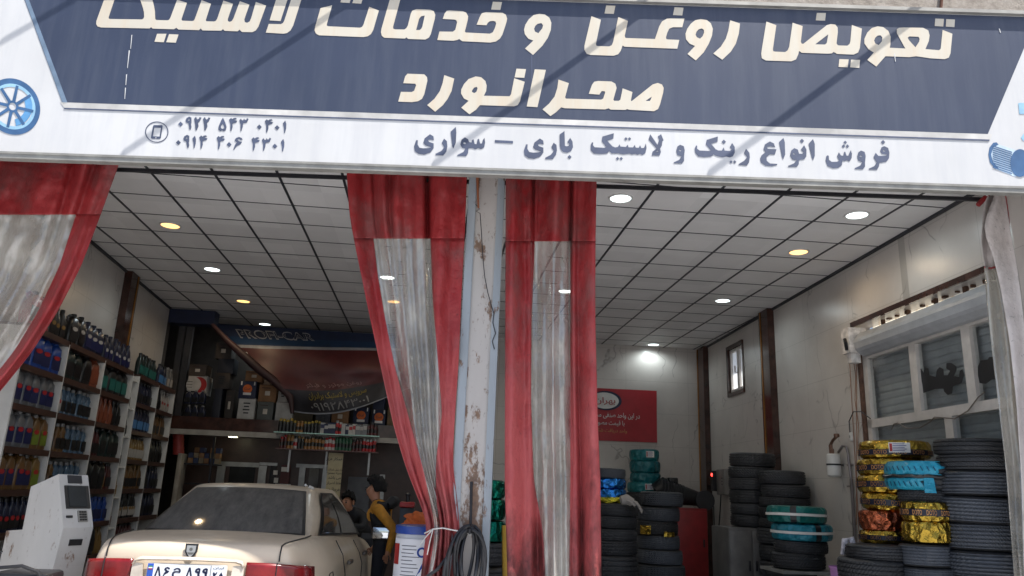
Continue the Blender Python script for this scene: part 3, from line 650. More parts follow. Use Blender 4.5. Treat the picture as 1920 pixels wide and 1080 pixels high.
# hook rod and hose bundle
HK = thing('hook_rod', 'dark iron rod hook fixed to the pillar above the hose', 'hook', F(883,1000))
m = MB(); p, q = F(884,903,.0), F(882,998,.02); o = HK.location
m.tube([p-o, q-o], .011, 8); m.tube([q-o, q-o+FN*.10, q-o+FN*.12+ZU*.03], .01, 8); m.build('rod', DARKM, HK)
m = MB(); m.lathe([(.018,-.008),(.018,.008),(.009,.008),(.009,-.008)], q-o+FN*.02, 12, FN, FT, close=True); m.build('nut', ALU, HK)
hs = MB(); random.seed(3)
hc = F(882,992,.07)
for i in range(7):
    wl = .055+.022*i; dr = .46+.05*i; sk = random.uniform(-.07,.07); n = 28; pts = []
    for k in range(n+1):
        t = 2*PI*k/n
        x = wl*math.sin(t)*(.75+.25*math.cos(t)) + sk*(1-math.cos(t))/2; z = -dr*(1-math.cos(t))/2
        pts.append(hc + FT*x + ZU*(z+.014*(i%3)) + FN*(.03*math.sin(3*t+i)+.008*i))
    hs.tube(pts, .013, 8)
hs.tube([hc+ZU*.02, F(850,1030,.09), F(820,1068,.11), F(795,1085,.12), F(770,1130,.12)], .013, 8)
tag(hs.build('hose_bundle', plain('black_hose', (.016,.016,.019), .4), smooth=True), 'coiled black air hose hanging on the pillar hook', 'hose')

# ================================================================== CURTAINS
def interp(tab, y):
    if y <= tab[0][1]: return tab[0][0]
    for (x0,y0),(x1,y1) in zip(tab, tab[1:]):
        if y <= y1:
            t = (y-y0)/(y1-y0); return x0+(x1-x0)*t
    return tab[-1][0]
def smooth_tab(tab, n=3):
    # resample then average so that edges bend softly
    ys = [tab[0][1]+(tab[-1][1]-tab[0][1])*i/60 for i in range(61)]; xs = [interp(tab,y) for y in ys]
    for _ in range(n): xs = [xs[0]]+[(xs[i-1]+2*xs[i]+xs[i+1])/4 for i in range(1,60)]+[xs[60]]
    return list(zip(xs,ys))
def curtain(label, left, right, cl, cr, band, y0, y1, folds, d0=.02, mat=RED, fold_amp=.05, seed=0, bandslope=0, drop=0):
    """left/right: edge tables (px) ; cl/cr: edges of the clear panel ; folds(s,t)->depth"""
    root = thing('curtain', label, 'curtain', (0,0,0), 'tarpaulin curtains of the shop openings')
    L, R_, CL, CR = (smooth_tab(t) for t in (left, right, cl, cr)); rnd = random.Random(seed)
    NY = 70
    def pt(s, y):
        xl, xr = interp(L,y), interp(R_,y)
        x = xl+(xr-xl)*s; t = (y-y0)/(y1-y0)
        wr = .030*mnoise.noise(V((s*5, t*9, seed*7.3))) + .013*mnoise.noise(V((s*14, t*26, seed*3.1+5)))
        return onpl(x, y, P0+FN*(d0+folds(s,t)+wr), FN)
    def sfrac(tab, y):
        xl, xr = interp(L,y), interp(R_,y); return (interp(tab,y)-xl)/(xr-xl)
    ys = [y0+(y1-y0)*i/NY for i in range(NY+1)]
    def strip(fa, fb, n, ya_, yb_):
        rows = []
        for y in [ya_+(yb_-ya_)*i/NY for i in range(NY+1)]:
            a, b = fa(y), fb(y); rows.append([pt(a+(b-a)*k/n, y+ (bandslope*((a+(b-a)*k/n)) if y == ya_ else 0)) for k in range(n+1)])
        return rows
    m = MB()
    m.grid(strip(lambda y: 0, lambda y: 1, 90, y0-30, band))
    m.grid(strip(lambda y: 0, lambda y: sfrac(CL,y), 36, band, y1))
    m.grid(strip(lambda y: sfrac(CR,y), lambda y: 1, 36, band, y1))
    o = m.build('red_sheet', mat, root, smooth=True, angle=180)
    md = o.modifiers.new('thick', 'SOLIDIFY'); md.thickness = .004
    m = MB(); rows = strip(lambda y: sfrac(CL,y)-.01, lambda y: sfrac(CR,y)+.01, 48, band-4, y1)
    m.grid([[p - FN*.006 for p in r] for r in rows]); m.build('clear_panel', CLEAR, root, smooth=True, angle=180)
    m = MB()
    for f in (lambda y: sfrac(CL,y), lambda y: sfrac(CR,y)):
        m.tube([pt(f(y), y)+FN*.002 for y in ys if y >= band], .003, 5)
    sa_, sb_ = sfrac(CL, band), sfrac(CR, band); m.tube([pt(sa_+(sb_-sa_)*s_/40, band)+FN*.002 for s_ in range(41)], .003, 5); m.build('seam', mat, root)
    return root
def pulse(s, c, w_): return math.exp(-((s-c)/w_)**2)
def folds1(s, t):
    top = .15*pulse(s,.30,.035)*max(0,1-t*1.6) + .05*pulse(s,.42,.05) - .15*pulse(s,.67,.022)*max(0,1-t*1.3) + .07*pulse(s,.52,.06)*max(0,1-t) - .06*pulse(s,.22,.02)*max(0,1-t*2) + .05*pulse(s,.85,.11)
    top += .034*math.sin(s*52+t*3)*pulse(s,.48,.22)*min(1, t*2.5)
    return top + .035*math.sin(s*17+1+t*2) + .02*math.sin(s*33+t*5) + .02*math.sin(t*9+s*4)*t + .012*math.sin(t*23+s*11)*t
curtain('red tarpaulin curtain tied in at the waist, just left of the white pillar',
    [(650,315),(655,400),(668,470),(690,580),(712,680),(738,800),(762,880),(790,950),(802,985),(797,1010),(788,1090)],
    [(876,325),(871,450),(865,560),(860,680),(852,800),(849,870),(858,940),(862,990),(862,1020),(860,1090)],
    [(700,450),(708,520),(722,600),(740,690),(768,790),(793,880),(810,960),(816,1000),(800,1090)],
    [(808,455),(812,560),(822,680),(830,780),(818,860),(818,930),(826,1000),(808,1090)], 447, 318, 1095, folds1, .02, seed=1)
def folds2(s, t):
    pl_ = .036*math.sin(s*50+t*1.2)*pulse(s,.50,.24)*min(1, t*2.5)
    return pl_ + .06*math.sin(s*13+.5+t*.6) - .12*pulse(s,.72,.022)*max(0,1-t*1.2) - .08*pulse(s,.30,.02)*max(0,1-t*1.4) - .07*pulse(s,.80,.03)*t + .03*math.sin(s*27+t*1.5) + .06*pulse(s,.58,.05)*max(0,1-t) + .05*pulse(s,.10,.07) + .05*pulse(s,.88,.09) + .012*math.sin(t*11+s*5)
curtain('red tarpaulin curtain hanging straight, just right of the white pillar',
    [(949,325),(948,600),(947,900),(952,1090)], [(1119,330),(1116,480),(1116,600),(1120,780),(1125,900),(1127,1090)],
    [(1002,452),(996,600),(995,750),(1000,900),(1018,1000),(1022,1090)], [(1070,452),(1070,700),(1070,900),(1068,1090)], 452, 325, 1095, folds2, .04, seed=2)
def folds3(s, t):
    return .04*math.sin(s*46+t*4+1)*min(1, max(0, t-.15)*3) + .03*math.sin(s*19+t*3) + .07*pulse(s,.84,.03) + .05*pulse(s,.93,.03) - .09*pulse(s,.78,.03)*max(0,1-t*1.2) + .02*math.sin(s*41+t*9) + .02*math.sin(t*14+s*9)
curtain('red curtain with a wide clear panel swept back at the far left opening edge',
    [(-160,285),(-165,500),(-200,650),(-260,800)], [(226,300),(190,400),(152,500),(108,585),(60,660),(0,735),(-90,830)],
    [(-140,395),(-150,500),(-185,650),(-245,800)], [(142,408),(112,500),(72,585),(30,655),(-5,700),(-110,800)], 402, 298, 810, folds3, .03, seed=3)
# white string round the tied curtain
m = MB(); pts = [F(x,y,d) for x,y,d in ((796,1000,.02),(812,992,.13),(830,990,.14),(850,994,.13),(872,998,.06),(884,1003,.03))]
m.tube(pts, .005, 6); m.tube([F(812,992,.13),F(800,1005,.14),(F(787,1022,.14))], .004, 6); m.tube([F(812,992,.13),F(806,1015,.15),F(801,1040,.14)], .004, 6)
tag(m.build('tie_string', WHITEP, smooth=True), 'white string tying the red curtain to the pillar', 'string')
# right end curtain: pale cloth, grey plastic, red hem
rc = thing('curtain', 'pale bunched curtain with red hem at the far right opening edge', 'curtain', (0,0,0), 'tarpaulin curtains of the shop openings')
def sheet(name, mat, left, right, d, amp, fr, y0, y1, n=24, ny=40):
    L, R_ = smooth_tab(left,2), smooth_tab(right,2); m = MB(); rows = []
    for i in range(ny+1):
        y = y0+(y1-y0)*i/ny
        rows.append([onpl(interp(L,y)+(interp(R_,y)-interp(L,y))*k/n, y, P0+FN*(d+amp*math.sin(fr*k/n+i*.07)+amp*.5*math.sin(i*.35+k*.2)), FN) for k in range(n+1)])
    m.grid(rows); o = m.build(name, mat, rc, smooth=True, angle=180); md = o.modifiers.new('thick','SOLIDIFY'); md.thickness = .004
sheet('pale_sheet', WHITECLOTH, [(1872,350),(1858,385),(1843,420),(1846,440),(1862,480),(1876,540),(1893,640),(1906,760),(1915,900),(1920,1090)], [(1884,350),(1889,400),(1897,450),(1905,485),(1915,560),(1924,640),(1935,760),(1950,1090)], .03, .02, 5, 352, 1092)
sheet('pale_sheet', WHITECLOTH, [(1848,350),(1843,400),(1839,450),(1843,480),(1847,505)], [(1880,350),(1872,400),(1870,450),(1868,480),(1868,505)], -.06, .02, 7, 352, 505)
sheet('clear_panel', CLEAR, [(1846,500),(1850,560),(1858,640),(1872,760),(1886,880),(1902,1090)], [(1868,500),(1884,560),(1900,660),(1915,800),(1930,900),(1945,1090)], -.05, .025, 9, 500, 1092)
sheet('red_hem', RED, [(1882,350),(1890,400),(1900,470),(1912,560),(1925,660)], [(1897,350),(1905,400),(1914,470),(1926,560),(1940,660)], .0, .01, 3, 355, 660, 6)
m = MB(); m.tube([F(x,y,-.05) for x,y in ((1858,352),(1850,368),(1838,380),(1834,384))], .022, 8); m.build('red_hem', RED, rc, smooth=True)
m = MB(); m.tube([F(x,y,-.03) for x,y in ((1846,501),(1858,503),(1869,500))], .008, 8); m.build('red_hem', RED, rc, smooth=True)
m = MB(); u = uf(F(1897,370,-.05)); fbox(m, u, u+.07, -.2, -.06, 0, 4.16); tag(m.build('door_post', plain('slate_paint', srgb(46, 52, 66), .4)), 'dark slate steel post at the right end of the opening', 'post')
m = MB(); u0 = uf(F(650,318)); fbox(m, -4.7, 4.4, -.12, -.09, 4.07, 4.10); tag(m.build('curtain_rail', DARKM), 'dark steel rail carrying the curtains behind the sign', 'rail')

#@@PART2
# ================================================================== CEILING LAMPS
LWARM = emit('lamp_warm', (1, .55, .16), 1.3); LCOOL = emit('lamp_cool', (.86, 1, 1), 2.2)
LAMP_W = 9
def lamp_proto(mat):
    r = thing('ceiling_lamp', '', 'ceiling lamp', (0,0,-50))
    m = MB(); m.lathe([(0,.0),(.098,.0)], (0,0,-.006), 32); m.build('diffuser', mat, r)
    m = MB(); m.lathe([(.098,-.004),(.102,-.012),(.116,-.008),(.118,.0)], (0,0,0), 32); m.build('rim', WHITEP, r, smooth=True)
    return Proto(r)
lw, lc = lamp_proto(LWARM), lamp_proto(LCOOL)
for x, y, k, lab in ((-3.06,8.56,lw,'warm yellow round ceiling lamp nearest the left red curtain'), (-3.07,10.36,lc,'cool white round ceiling lamp between the two warm ones over the left bay'),
        (-3.07,12.2,lw,'warm yellow round ceiling lamp deeper in, over the banner end'), (-3.09,13.98,lc,'cool white round ceiling lamp just above the sagging banner'),
        (1.68,6.75,lc,'cool white round ceiling lamp nearest the straight red curtain'), (4.05,6.72,lc,'cool white round ceiling lamp nearest the pale right curtain'), (4.05,7.95,lw,'warm yellow round ceiling lamp over the right bay'),
        (4.06,10.3,lc,'cool white round ceiling lamp in the middle of the right bay'), (4.06,13.8,lc,'cool white round ceiling lamp right at the back wall above the poster'),
        (1.64,8.47,lw,'warm yellow round ceiling lamp half hidden by the straight red curtain'), (-.71,10.2,lc,'cool white round ceiling lamp seen through the tied curtain plastic'),
        (-.68,11.6,lw,'warm yellow round ceiling lamp glinting low through the tied curtain plastic'), (1.78,10.33,lc,'cool white round ceiling lamp seen through the straight curtain plastic')):
    rl = k.take(lab, 'round ceiling lamps', (x, y, CZ-.002))
    sd = bpy.data.lights.new('lamp_light', 'SPOT'); sd.energy = LAMP_W; sd.spot_size = math.radians(172); sd.spot_blend = .6; sd.shadow_soft_size = .04
    sd.color = (1, .76, .48) if k is lw else (.84, .96, 1); lo_ = bpy.data.objects.new('lamp_light', sd); COL.objects.link(lo_); lo_.location = (0, 0, -.05); lo_.parent = rl

# ================================================================== RIGHT WALL WINDOWS
def Rp(y, z, off=0): return V((rwx(y), y, z)) + RW_N*off
def rbox(m, y0, y1, z0, z1, o0, o1):
    c = Rp((y0+y1)/2, (z0+z1)/2, (o0+o1)/2); return m.box(c, (y1-y0, abs(o1-o0), z1-z0), RW_T, RW_N, ZU)
r = thing('window', 'small bright casement window with brown marble surround high on the right wall', 'window')
y0, y1, z0, z1 = W1
m = MB()
rbox(m, y0, y1, z0-.0, z0+.06, -.2, .03); rbox(m, y0, y1, z1-.06, z1, -.2, .03); rbox(m, y0, y0+.06, z0+.06, z1-.06, -.2, .012); rbox(m, y1-.06, y1, z0+.06, z1-.06, -.2, .03); m.build('surround', MARBLE, r)
def sash(ya_, yb_, nm):
    m = MB(); w_ = .045; za, zb = z0+.07, z1-.07
    for a, b, c, d in ((ya_,yb_,za,za+w_),(ya_,yb_,zb-w_,zb),(ya_,ya_+w_,za+w_,zb-w_),(yb_-w_,yb_,za+w_,zb-w_)): rbox(m, a, b, c, d, -.08, -.01)
    o = m.build('sash', WHITEF, r); m = MB(); rbox(m, ya_+w_, yb_-w_, za+w_, zb-w_, -.05, -.044); m.build('pane', FROST, o); return o
sash(y0+.07, y0+.30, 'a'); s2_ = sash(y0+.31, y1-.07, 'b')
m = MB(); m.tube([Rp(y0+.34,3.55,-.01), Rp(y0+.34,3.55,.03), Rp(y0+.34,3.66,.03)], .012, 8); m.build('handle', WHITEF, s2_, smooth=True)
# big shuttered window
r = thing('window', 'large white framed window with grey roller shutter behind sprayed panes', 'window')
m = MB(); Y0, Y1 = 5.85, 8.22
rails = [(Y0, Y1, 3.10, 3.17), (Y0, Y1, 2.33, 2.42), (Y0, Y1, .40, .48), (Y1-.09, Y1, .48, 3.10)]
for a, b, c, d in rails: rbox(m, a, b, c, d, -.10, -.03)
for ym in (7.24, 6.39): rbox(m, ym-.06, ym+.06, 2.42, 3.10, -.10, -.032)
for ym in (6.77,): rbox(m, ym-.06, ym+.06, .48, 2.33, -.10, -.032)
m.build('frame', WHITEF, r)
panes = [(7.30, 8.13, 2.42, 3.10), (6.45, 7.18, 2.42, 3.10), (5.86, 6.33, 2.42, 3.10), (6.83, 8.13, .48, 2.33), (5.86, 6.71, .48, 2.33)]
for i, (a, b, c, d) in enumerate(panes):
    m = MB(); rbox(m, a, b, c, d, -.075, -.068); o = m.build('pane', PANE, r)
def blob(name, pxs, lab):
    ps = [onR(x, y, -.066) for x, y in pxs]; me = flat_mesh(name, [[((p-RW_P).dot(-RW_T), p.z) for p in ps]])
    o = place(me, name, BLACK, RW_P - RW_N*.066, -RW_T, ZU, r); o['label'] = lab
zq = lambda L: [(1500+x/3.086, 480+y/3.086) for x, y in L]
blob('spray_mark', zq([(690,665),(700,650),(715,675),(725,648),(742,650),(750,690),(785,700),(792,660),(808,643),(830,655),(832,690),(855,690),(868,665),(846,650),(848,620),(875,618),(905,640),(905,665),(890,695),(920,700),(925,665),(940,655),(950,690),(935,735),(885,755),(880,795),(855,805),(835,785),(830,768),(780,770),(715,792),(708,740),(695,700)]), 'black spray paint lettering on the middle pane')
blob('spray_mark', zq([(1030,640),(1045,605),(1085,600),(1095,585),(1130,580),(1118,540),(1130,515),(1150,560),(1170,650),(1150,675),(1148,715),(1110,715),(1075,740),(1040,735),(1030,690)]), 'black spray paint lettering on the right pane')
m = MB(); zz = .45
while zz < 3.12:
    c = [Rp(Y0, zz, -.158), Rp(Y0, zz+.02, -.152), Rp(Y0, zz+.055, -.152), Rp(Y0, zz+.074, -.158), Rp(Y0, zz+.078, -.164), Rp(Y0, zz+.078, -.176), Rp(Y0, zz, -.176)]
    m.prism(c, Rp(8.28, zz, -.16)-Rp(Y0, zz, -.16)); zz += .078
m.build('shutter_slat', SHUT, r)
m = MB(); prof = []
c0 = Rp(Y0, 3.265, .0)
for k in range(15):
    a = -PI*.55 + k*PI*1.15/14; rr = .135 + (.006 if k % 3 else 0); prof.append(c0 + RW_N*(math.cos(a)*rr-.03) + ZU*math.sin(a)*rr)
prof += [c0 - RW_N*.16 + ZU*.13, c0 - RW_N*.16 - ZU*.12]
m.prism(prof, Rp(8.12, 3.265)-Rp(Y0, 3.265)); m.build('shutter_roll', SHUT, r)
m = MB(); rbox(m, 8.13, 8.30, 3.17, 3.46, -.05, .16); rbox(m, 8.16, 8.26, 3.06, 3.17, .02, .13); m.box(Rp(8.42,3.40,.03), (.16,.05,.10), RW_T, RW_N, ZU)
m.build('roll_bracket', plain('chipped_white', srgb(205, 200, 196), .6, var=.4, scale=14), r)
m = MB(); m.tube([Rp(8.2,3.33,.17), Rp(8.15,3.28,.19), Rp(8.17,3.20,.17)], .02, 6); m.build('strap', BLACK, r)
random.seed(11); m = MB(); y = 5.9
while y < 8.2:
    rbox(m, y, y+random.uniform(.015,.05), 3.40, 3.50, -.12, -.09); y += random.uniform(.35,.6)
y = 5.9
while y < 7.9:
    h = random.uniform(.01,.035); rbox(m, y, y+random.uniform(.02,.06), 3.50-h, 3.50, -.15, -.11); y += random.uniform(.10,.26)

STRIP = NT('slit_glow_cream'); STRIP.t.nodes.remove(STRIP.b); tl_ = STRIP.n('BsdfTranslucent'); STRIP.l(STRIP.ramp(STRIP.noise(STRIP.coord(), 16, 4), [(.35, srgb(225,205,175)), (.5, srgb(255,250,238))]), tl_.inputs[0]); STRIP.l(tl_.outputs[0], STRIP.out.inputs[0])
m2 = MB(); rbox(m2, Y0, 8.24, 3.39, 3.499, -.199, -.197); m2.build('added_glow_strip', STRIP.m, r)  # added translucent sheet, makes the slit glow like a sunlit strip beyond
m.build('lintel_remnant', plain('old_wood', srgb(90, 66, 52), .9), r)
m = MB(); rbox(m, 8.225, 8.30, .35, 3.17, -.18, -.01); m.build('jamb', plain('bare_brick', srgb(96, 70, 58), .9, var=.5, scale=20, bump=.5), r)
m = MB(); rbox(m, Y0, 8.34, 3.502, 3.56, -.01, .022); m.build('head_trim', MARBLE, r)
# wires along the window jamb, small switch and camera-like socket
m = MB()
for k, (xa, xb) in enumerate(((1592,1612),(1600,1620),(1606,1606))):
    m.tube([onR(xa+ (xb-xa)*t/8+ (2 if t%2 else -2)*(k==1), 660+ 360*t/8 *(1 if k<2 else .9), .012+.004*k) for t in range(9)], .004, 5)
tag(m.build('jamb_wire', plain('copper_wire', srgb(140, 96, 70), .5)), 'thin brown wires running down beside the shuttered window', 'wire')
m = MB(); m.tube([onR(x,y,.03) for x,y in ((1632,785),(1615,772),(1600,772),(1592,790),(1594,815))], .006, 6)
tag(m.build('switch_cord', BLACK, smooth=True), 'black cord looping from the window frame to the switch', 'cord')
r = thing('pendant_switch', 'small white hanging switch beside the shuttered window', 'switch', onR(1596,819,.03))
m = MB(); m.cbox((0,0,0), (.05,.03,.10), .01, RW_T, RW_N, ZU); m.build('case', WHITEP, r, smooth=True); m = MB(); m.box(RW_N*.017, (.018,.01,.03), RW_T, RW_N, ZU); m.build('button', GREYM, r)
m = MB(); m.tube([onR(x,y,-.02) for x,y in ((1672,805),(1676,795),(1683,793),(1700,803),(1725,802),(1745,790),(1752,782))]+[onR(x,y,-.02) for x,y in ((1790,785),(1815,770),(1834,745),(1846,735))], .006, 6)
tag(m.build('window_cable', plain('grey_cable', srgb(120, 112, 104), .6), smooth=True), 'grey cable draped along the middle rail of the shuttered window', 'cable')
# neighbour wall outside the shuttered window and the small window
m = MB(); m.box2((9.5, -2, 0), (9.8, 20, 3.0)); tag(m.build('alley_wall', BLOCK), 'block wall across the alley outside the right windows', 'wall')

# water filter and conduit pipe
r = thing('water_filter', 'white water filter canister with brass fittings on the right wall', 'water filter', onR(1563,868,.12))
m = MB(); q = r.location
m.lathe([(.0,-.165),(.06,-.16),(.078,-.14),(.08,.0),(.076,.09),(.06,.105),(0,.108)], (0,0,0), 24); m.build('canister', WHITEP, r, smooth=True)
m = MB(); m.lathe([(.083,-.03),(.083,-.01)], (0,0,0), 24); m.tube([RW_N*-.12+V((0,0,-.02)), RW_T*.1+V((0,0,-.02))], .008, 6); m.build('strap', DARKM, r)
m = MB(); BR = plain('old_brass', srgb(120, 92, 78), .45, .6)
m.tube([V((0,0,.10)), V((0,0,.15)), RW_T*.03+V((0,0,.17)), RW_T*.03+V((0,0,.23)), RW_T*-.0+V((0,0,.24))], .016, 8); m.tube([RW_T*.05+V((0,0,.1)), RW_T*.06+V((0,0,.2)), RW_T*-.02+V((0,0,.26)), RW_T*-.12+V((0,0,.30))], .018, 8)
m.lathe([(.03,-.02),(.034,0),(.03,.02)], RW_T*-.12+V((0,0,.31)), 10); m.build('fitting', BR, r, smooth=True)
m = MB(); m.tube([onR(1572,848,.06), onR(1580,836,.06), onR(1587,838,.05), onR(1590,850,.04), onR(1596,900,.04)], .016, 8); m.tube([onR(1596,898,.04), onR(1600,960,.04), onR(1604,1030,.04), onR(1606,1085,.04)], .02, 8)
for y in (872, 912): m.box(onR(1594,y,.02), (.10,.03,.02), RW_T, RW_N, ZU)
tag(m.build('wall_pipe', plain('grey_pipe', srgb(130, 122, 120), .35, .5), smooth=True), 'grey metal pipe running down from the water filter', 'pipe')
# electric box with red light
r = thing('electric_box', 'grey wall control box with a glowing red light by the marble pilaster', 'control box', onR(1357,904,.06))
m = MB(); m.cbox((0,0,0), (.42,.12,.42), .015, RW_T, RW_N, ZU); m.build('case', plain('box_grey', srgb(120, 116, 112), .5), r, smooth=True)
m = MB(); 
for i in range(3): m.lathe([(.014,0),(.014,.01),(0,.012)], RW_N*.06+RW_T*-.10+V((0,0,.06-.05*i)), 10, RW_N, RW_T)
m.build('knob', BLACK, r)
m = MB(); m.box(RW_N*.055+RW_T*.26+V((0,0,.02)), (.12,.13,.34), RW_T, RW_N, ZU); m.build('side_case', DARKM, r)
m = MB(); m.lathe([(.028,0),(.026,.012),(0,.022)], RW_N*.12+RW_T*.24+V((0,0,.12)), 14, RW_N, RW_T); m.build('indicator_light', emit('red_light', (1,.03,.02), 3), r)
m = MB(); m.tube([onR(x,y,.05) for x,y in ((1352,926),(1350,960),(1347,1000),(1340,1010),(1338,950),(1335,945),(1310,945))], .01, 6); tag(m.build('box_cable', BLACK, smooth=True), 'black cable dropping below the control box with red light', 'cable')

# poster on the back wall
r = thing('poster', 'red poster with a white oval emblem on the veined back wall', 'poster')
def B(px, py, d=.02): p = atY(px, py, BACK-d); return p
X_, N_ = V((1,0,0)), V((0,-1,0))
m = MB(); rows = []
for i in range(9):
    t = i/8; row = []
    for k in range(13):
        s_ = k/12; a = B(1066,725).lerp(B(1231,733), s_); b = B(1066,824).lerp(B(1232,830), s_)
        p = a.lerp(b, t); p.y -= .012*math.sin(s_*9+t*4)*.5+.006; row.append(p)
    rows.append(row)
m.grid(rows); m.build('sheet', plain('poster_red', srgb(158, 30, 40), .45, var=.12), r, smooth=True)
def bput(s_, px, py, w=None, h=None, mat=WHITEP, off=0, d=.045):
    me = text_mesh('lettering', persian(s_), width=w, height=h, offset=off); return place(me, 'lettering', mat, B(px, py, d), X_, ZU, r)
me = flat_mesh('oval', [[(.30*math.cos(2*PI*i/40), .18*math.sin(2*PI*i/40)) for i in range(40)]]); place(me, 'emblem_rim', NAVY, B(1136,751,.035), X_, ZU, r)
me = flat_mesh('oval', [[(.265*math.cos(2*PI*i/40), .15*math.sin(2*PI*i/40)) for i in range(40)]]); place(me, 'emblem_oval', WHITEP, B(1134,751,.04), X_, ZU, r)
bput('بهران', 1135, 752, .38, .14, REDP, .01)
bput('در این واحد صنفی محصولات', 1144, 779, 1.12, .12, WHITEP, .006); bput('با قیمت مصوب عرضه', 1130, 793, .82, .11, WHITEP, .006); bput('واحد دریافت شکایات مردمی', 1128, 807, .95, .08, plain('poster_yellow', srgb(190, 150, 90), .5)); 

# ================================================================== TYRES
def tyre_prof(R=.3, W=.2, rim=.19):
    # inner bead -> side wall -> tread with grooves -> other side
    w2 = W/2; p = [(rim, -w2*.62), (rim+.02, -w2*.86), ((rim+R)/2, -w2*1.0), (R*.93, -w2*.93), (R*.975, -w2*.80)]
    return p, w2
def tyre_proto(ng=4, mat=None):
    mat = mat or RUBBER
    r = thing('tyre', '', 'tyre', (0,0,-60)); p, w2 = tyre_prof(); R_ = .3
    side = p + [(q[0], -q[1]) for q in reversed(p)]
    m = MB(); m.lathe(p, (0,0,w2), 40); m.lathe([(q[0], -q[1]) for q in reversed(p)], (0,0,w2), 40); m.lathe([(.19,-w2*.62),(.175,0),(.19,w2*.62)], (0,0,w2), 40)
    o = MB(); o.v, o.f, o.mi = m.v, m.f, m.mi
    # drop end caps made by lathe
    o.f = [f for f in o.f if len(f) == 4]; o.mi = [0]*len(o.f); o.build('sidewall', plain('sidewall_rubber', (.022,.023,.026), .55), r, smooth=True)
    pr = []; zs = [-w2*.80 + w2*1.6*i/(ng*4) for i in range(ng*4+1)]
    for i, z in enumerate(zs):
        crown = R_ - .012*(z/w2)**2
        g = (i % 4 == 2 and 0 < i < ng*4)
        if g: pr += [(crown, z-.006), (crown-.012, z-.004), (crown-.012, z+.004), (crown, z+.006)]
        else: pr.append((crown, z))
    pr[0] = (R_*.975, -w2*.80); pr[-1] = (R_*.975, w2*.80)
    m = MB(); m.lathe(pr, (0,0,w2), 48); m.f = [f for f in m.f if len(f) == 4]; m.mi = [0]*len(m.f); m.build('tread', mat, r, smooth=True, angle=25)
    return Proto(r)
TY1 = tyre_proto(4); TY2 = tyre_proto(3, m_rubber('block_rubber', True))
DUSTY = m_rubber('dusty_rubber', True, (.036,.042,.054), (.075,.083,.098)); TY3 = tyre_proto(6, DUSTY)
GOLDF = m_foil('gold_foil', srgb(205, 170, 70), .2); COPF = m_foil('copper_foil', srgb(200, 110, 76), .25)
CYANF = m_foil('cyan_film', srgb(30, 140, 160), .3, .15); TEALF = m_foil('teal_film', srgb(24, 118, 112), .3, .15); BLUEF = m_foil('blue_foil', srgb(50, 130, 215), .15); GREENF = m_foil('green_tinsel', srgb(20, 120, 100), .2)
BANDC = plain('band_black', srgb(24, 26, 44), .4); BTXT = plain('band_text', srgb(250, 176, 100), .5); LBL = plain('paper_label', srgb(220, 216, 210), .6, var=.1)
def wrap_text(parent, s_, R_, zc, h, w, a0, mat):
    me = text_mesh('lettering', s_, width=w, height=h)
    for v in me.vertices:
        a = a0 + v.co.x/R_; v.co = V((R_*math.cos(a)+0, R_*math.sin(a), zc+v.co.y))
    me.materials.append(mat); o = bpy.data.objects.new('lettering', me); COL.objects.link(o); o.parent = parent
def wrapped_proto(foil, band=None, text=None, label=False, tear=False, bandmat=None, strap=None):
    r = thing('wrapped_tyre', '', 'tyre', (0,0,-60)); w2 = .1; rnd = random.Random(5)
    prof = [(.17,.03),(.20,.008),(.25,.0),(.285,.012),(.30,.04),(.303,.10),(.30,.16),(.285,.188),(.25,.2),(.20,.192),(.17,.17)]
    m = MB(); m.lathe(prof, (0,0,0), 64, close=True)
    for i, q in enumerate(m.v):
        a = math.atan2(q.y, q.x); k = 1 + .012*math.sin(a*23+q.z*40) + .008*math.sin(a*41-q.z*60); m.v[i] = V((q.x*k, q.y*k, q.z))
    m.build('wrap', foil, r, smooth=True)
    if band:
        m = MB(); m.lathe([(.312,band[0]),(.316,band[0]),(.316,band[1]),(.312,band[1])], (0,0,0), 64, close=True); m.build('band', bandmat or BANDC, r, smooth=True)
        if text:
            for k in range(12): wrap_text(r, text, .3185, (band[0]+band[1])/2, (band[1]-band[0])*.74, .115, -PI/2+2*PI*k/12+.1, BTXT)
    if strap is not None:
        m = MB(); m.lathe([(q[0]*1.03, q[1]*1.02) for q in prof[2:9]], (0,0,-.002), 4, arc=.2, a0=strap); m.f = [f for f in m.f if len(f)==4]; m.mi = [0]*len(m.f); m.build('strap', BLACK, r)
    if label:
        m = MB(); a0 = label; m.lathe([(.32,.06),(.322,.165)], (0,0,0), 8, arc=.55, a0=a0); m.f = [f for f in m.f if len(f)==4]; m.mi = [0]*len(m.f); o = m.build('label', LBL, r)
        m = MB(); 
        for k in range(5): m.lathe([(.3235,.075+k*.018),(.3235,.082+k*.018)], (0,0,0), 6, arc=.3+.05*(k%2), a0=a0+.1); 
        m.f = [f for f in m.f if len(f)==4]; m.mi = [0]*len(m.f); m.build('label_print', plain('print_navy', srgb(40,50,120), .5), o)
        m = MB(); m.lathe([(.3235,.07),(.3235,.155)], (0,0,0), 2, arc=.07, a0=a0+.02); m.f = [f for f in m.f if len(f)==4]; m.mi = [0]*len(m.f); m.build('label_print', REDP, o)
    return Proto(r)
AC = -PI/2 - .5            # direction from the right-hand stacks to the camera
GW1 = wrapped_proto(GOLDF, (.04,.095), 'DOTO', AC-.2); GW = wrapped_proto(GOLDF, (.06,.125), 'DOTO'); GW2 = wrapped_proto(GOLDF)
CW = wrapped_proto(COPF); CY = wrapped_proto(CYANF, (.085,.115), None, strap=AC+.5, bandmat=LBL); TE = wrapped_proto(TEALF, (.085,.115), None, strap=AC-.15, bandmat=LBL)
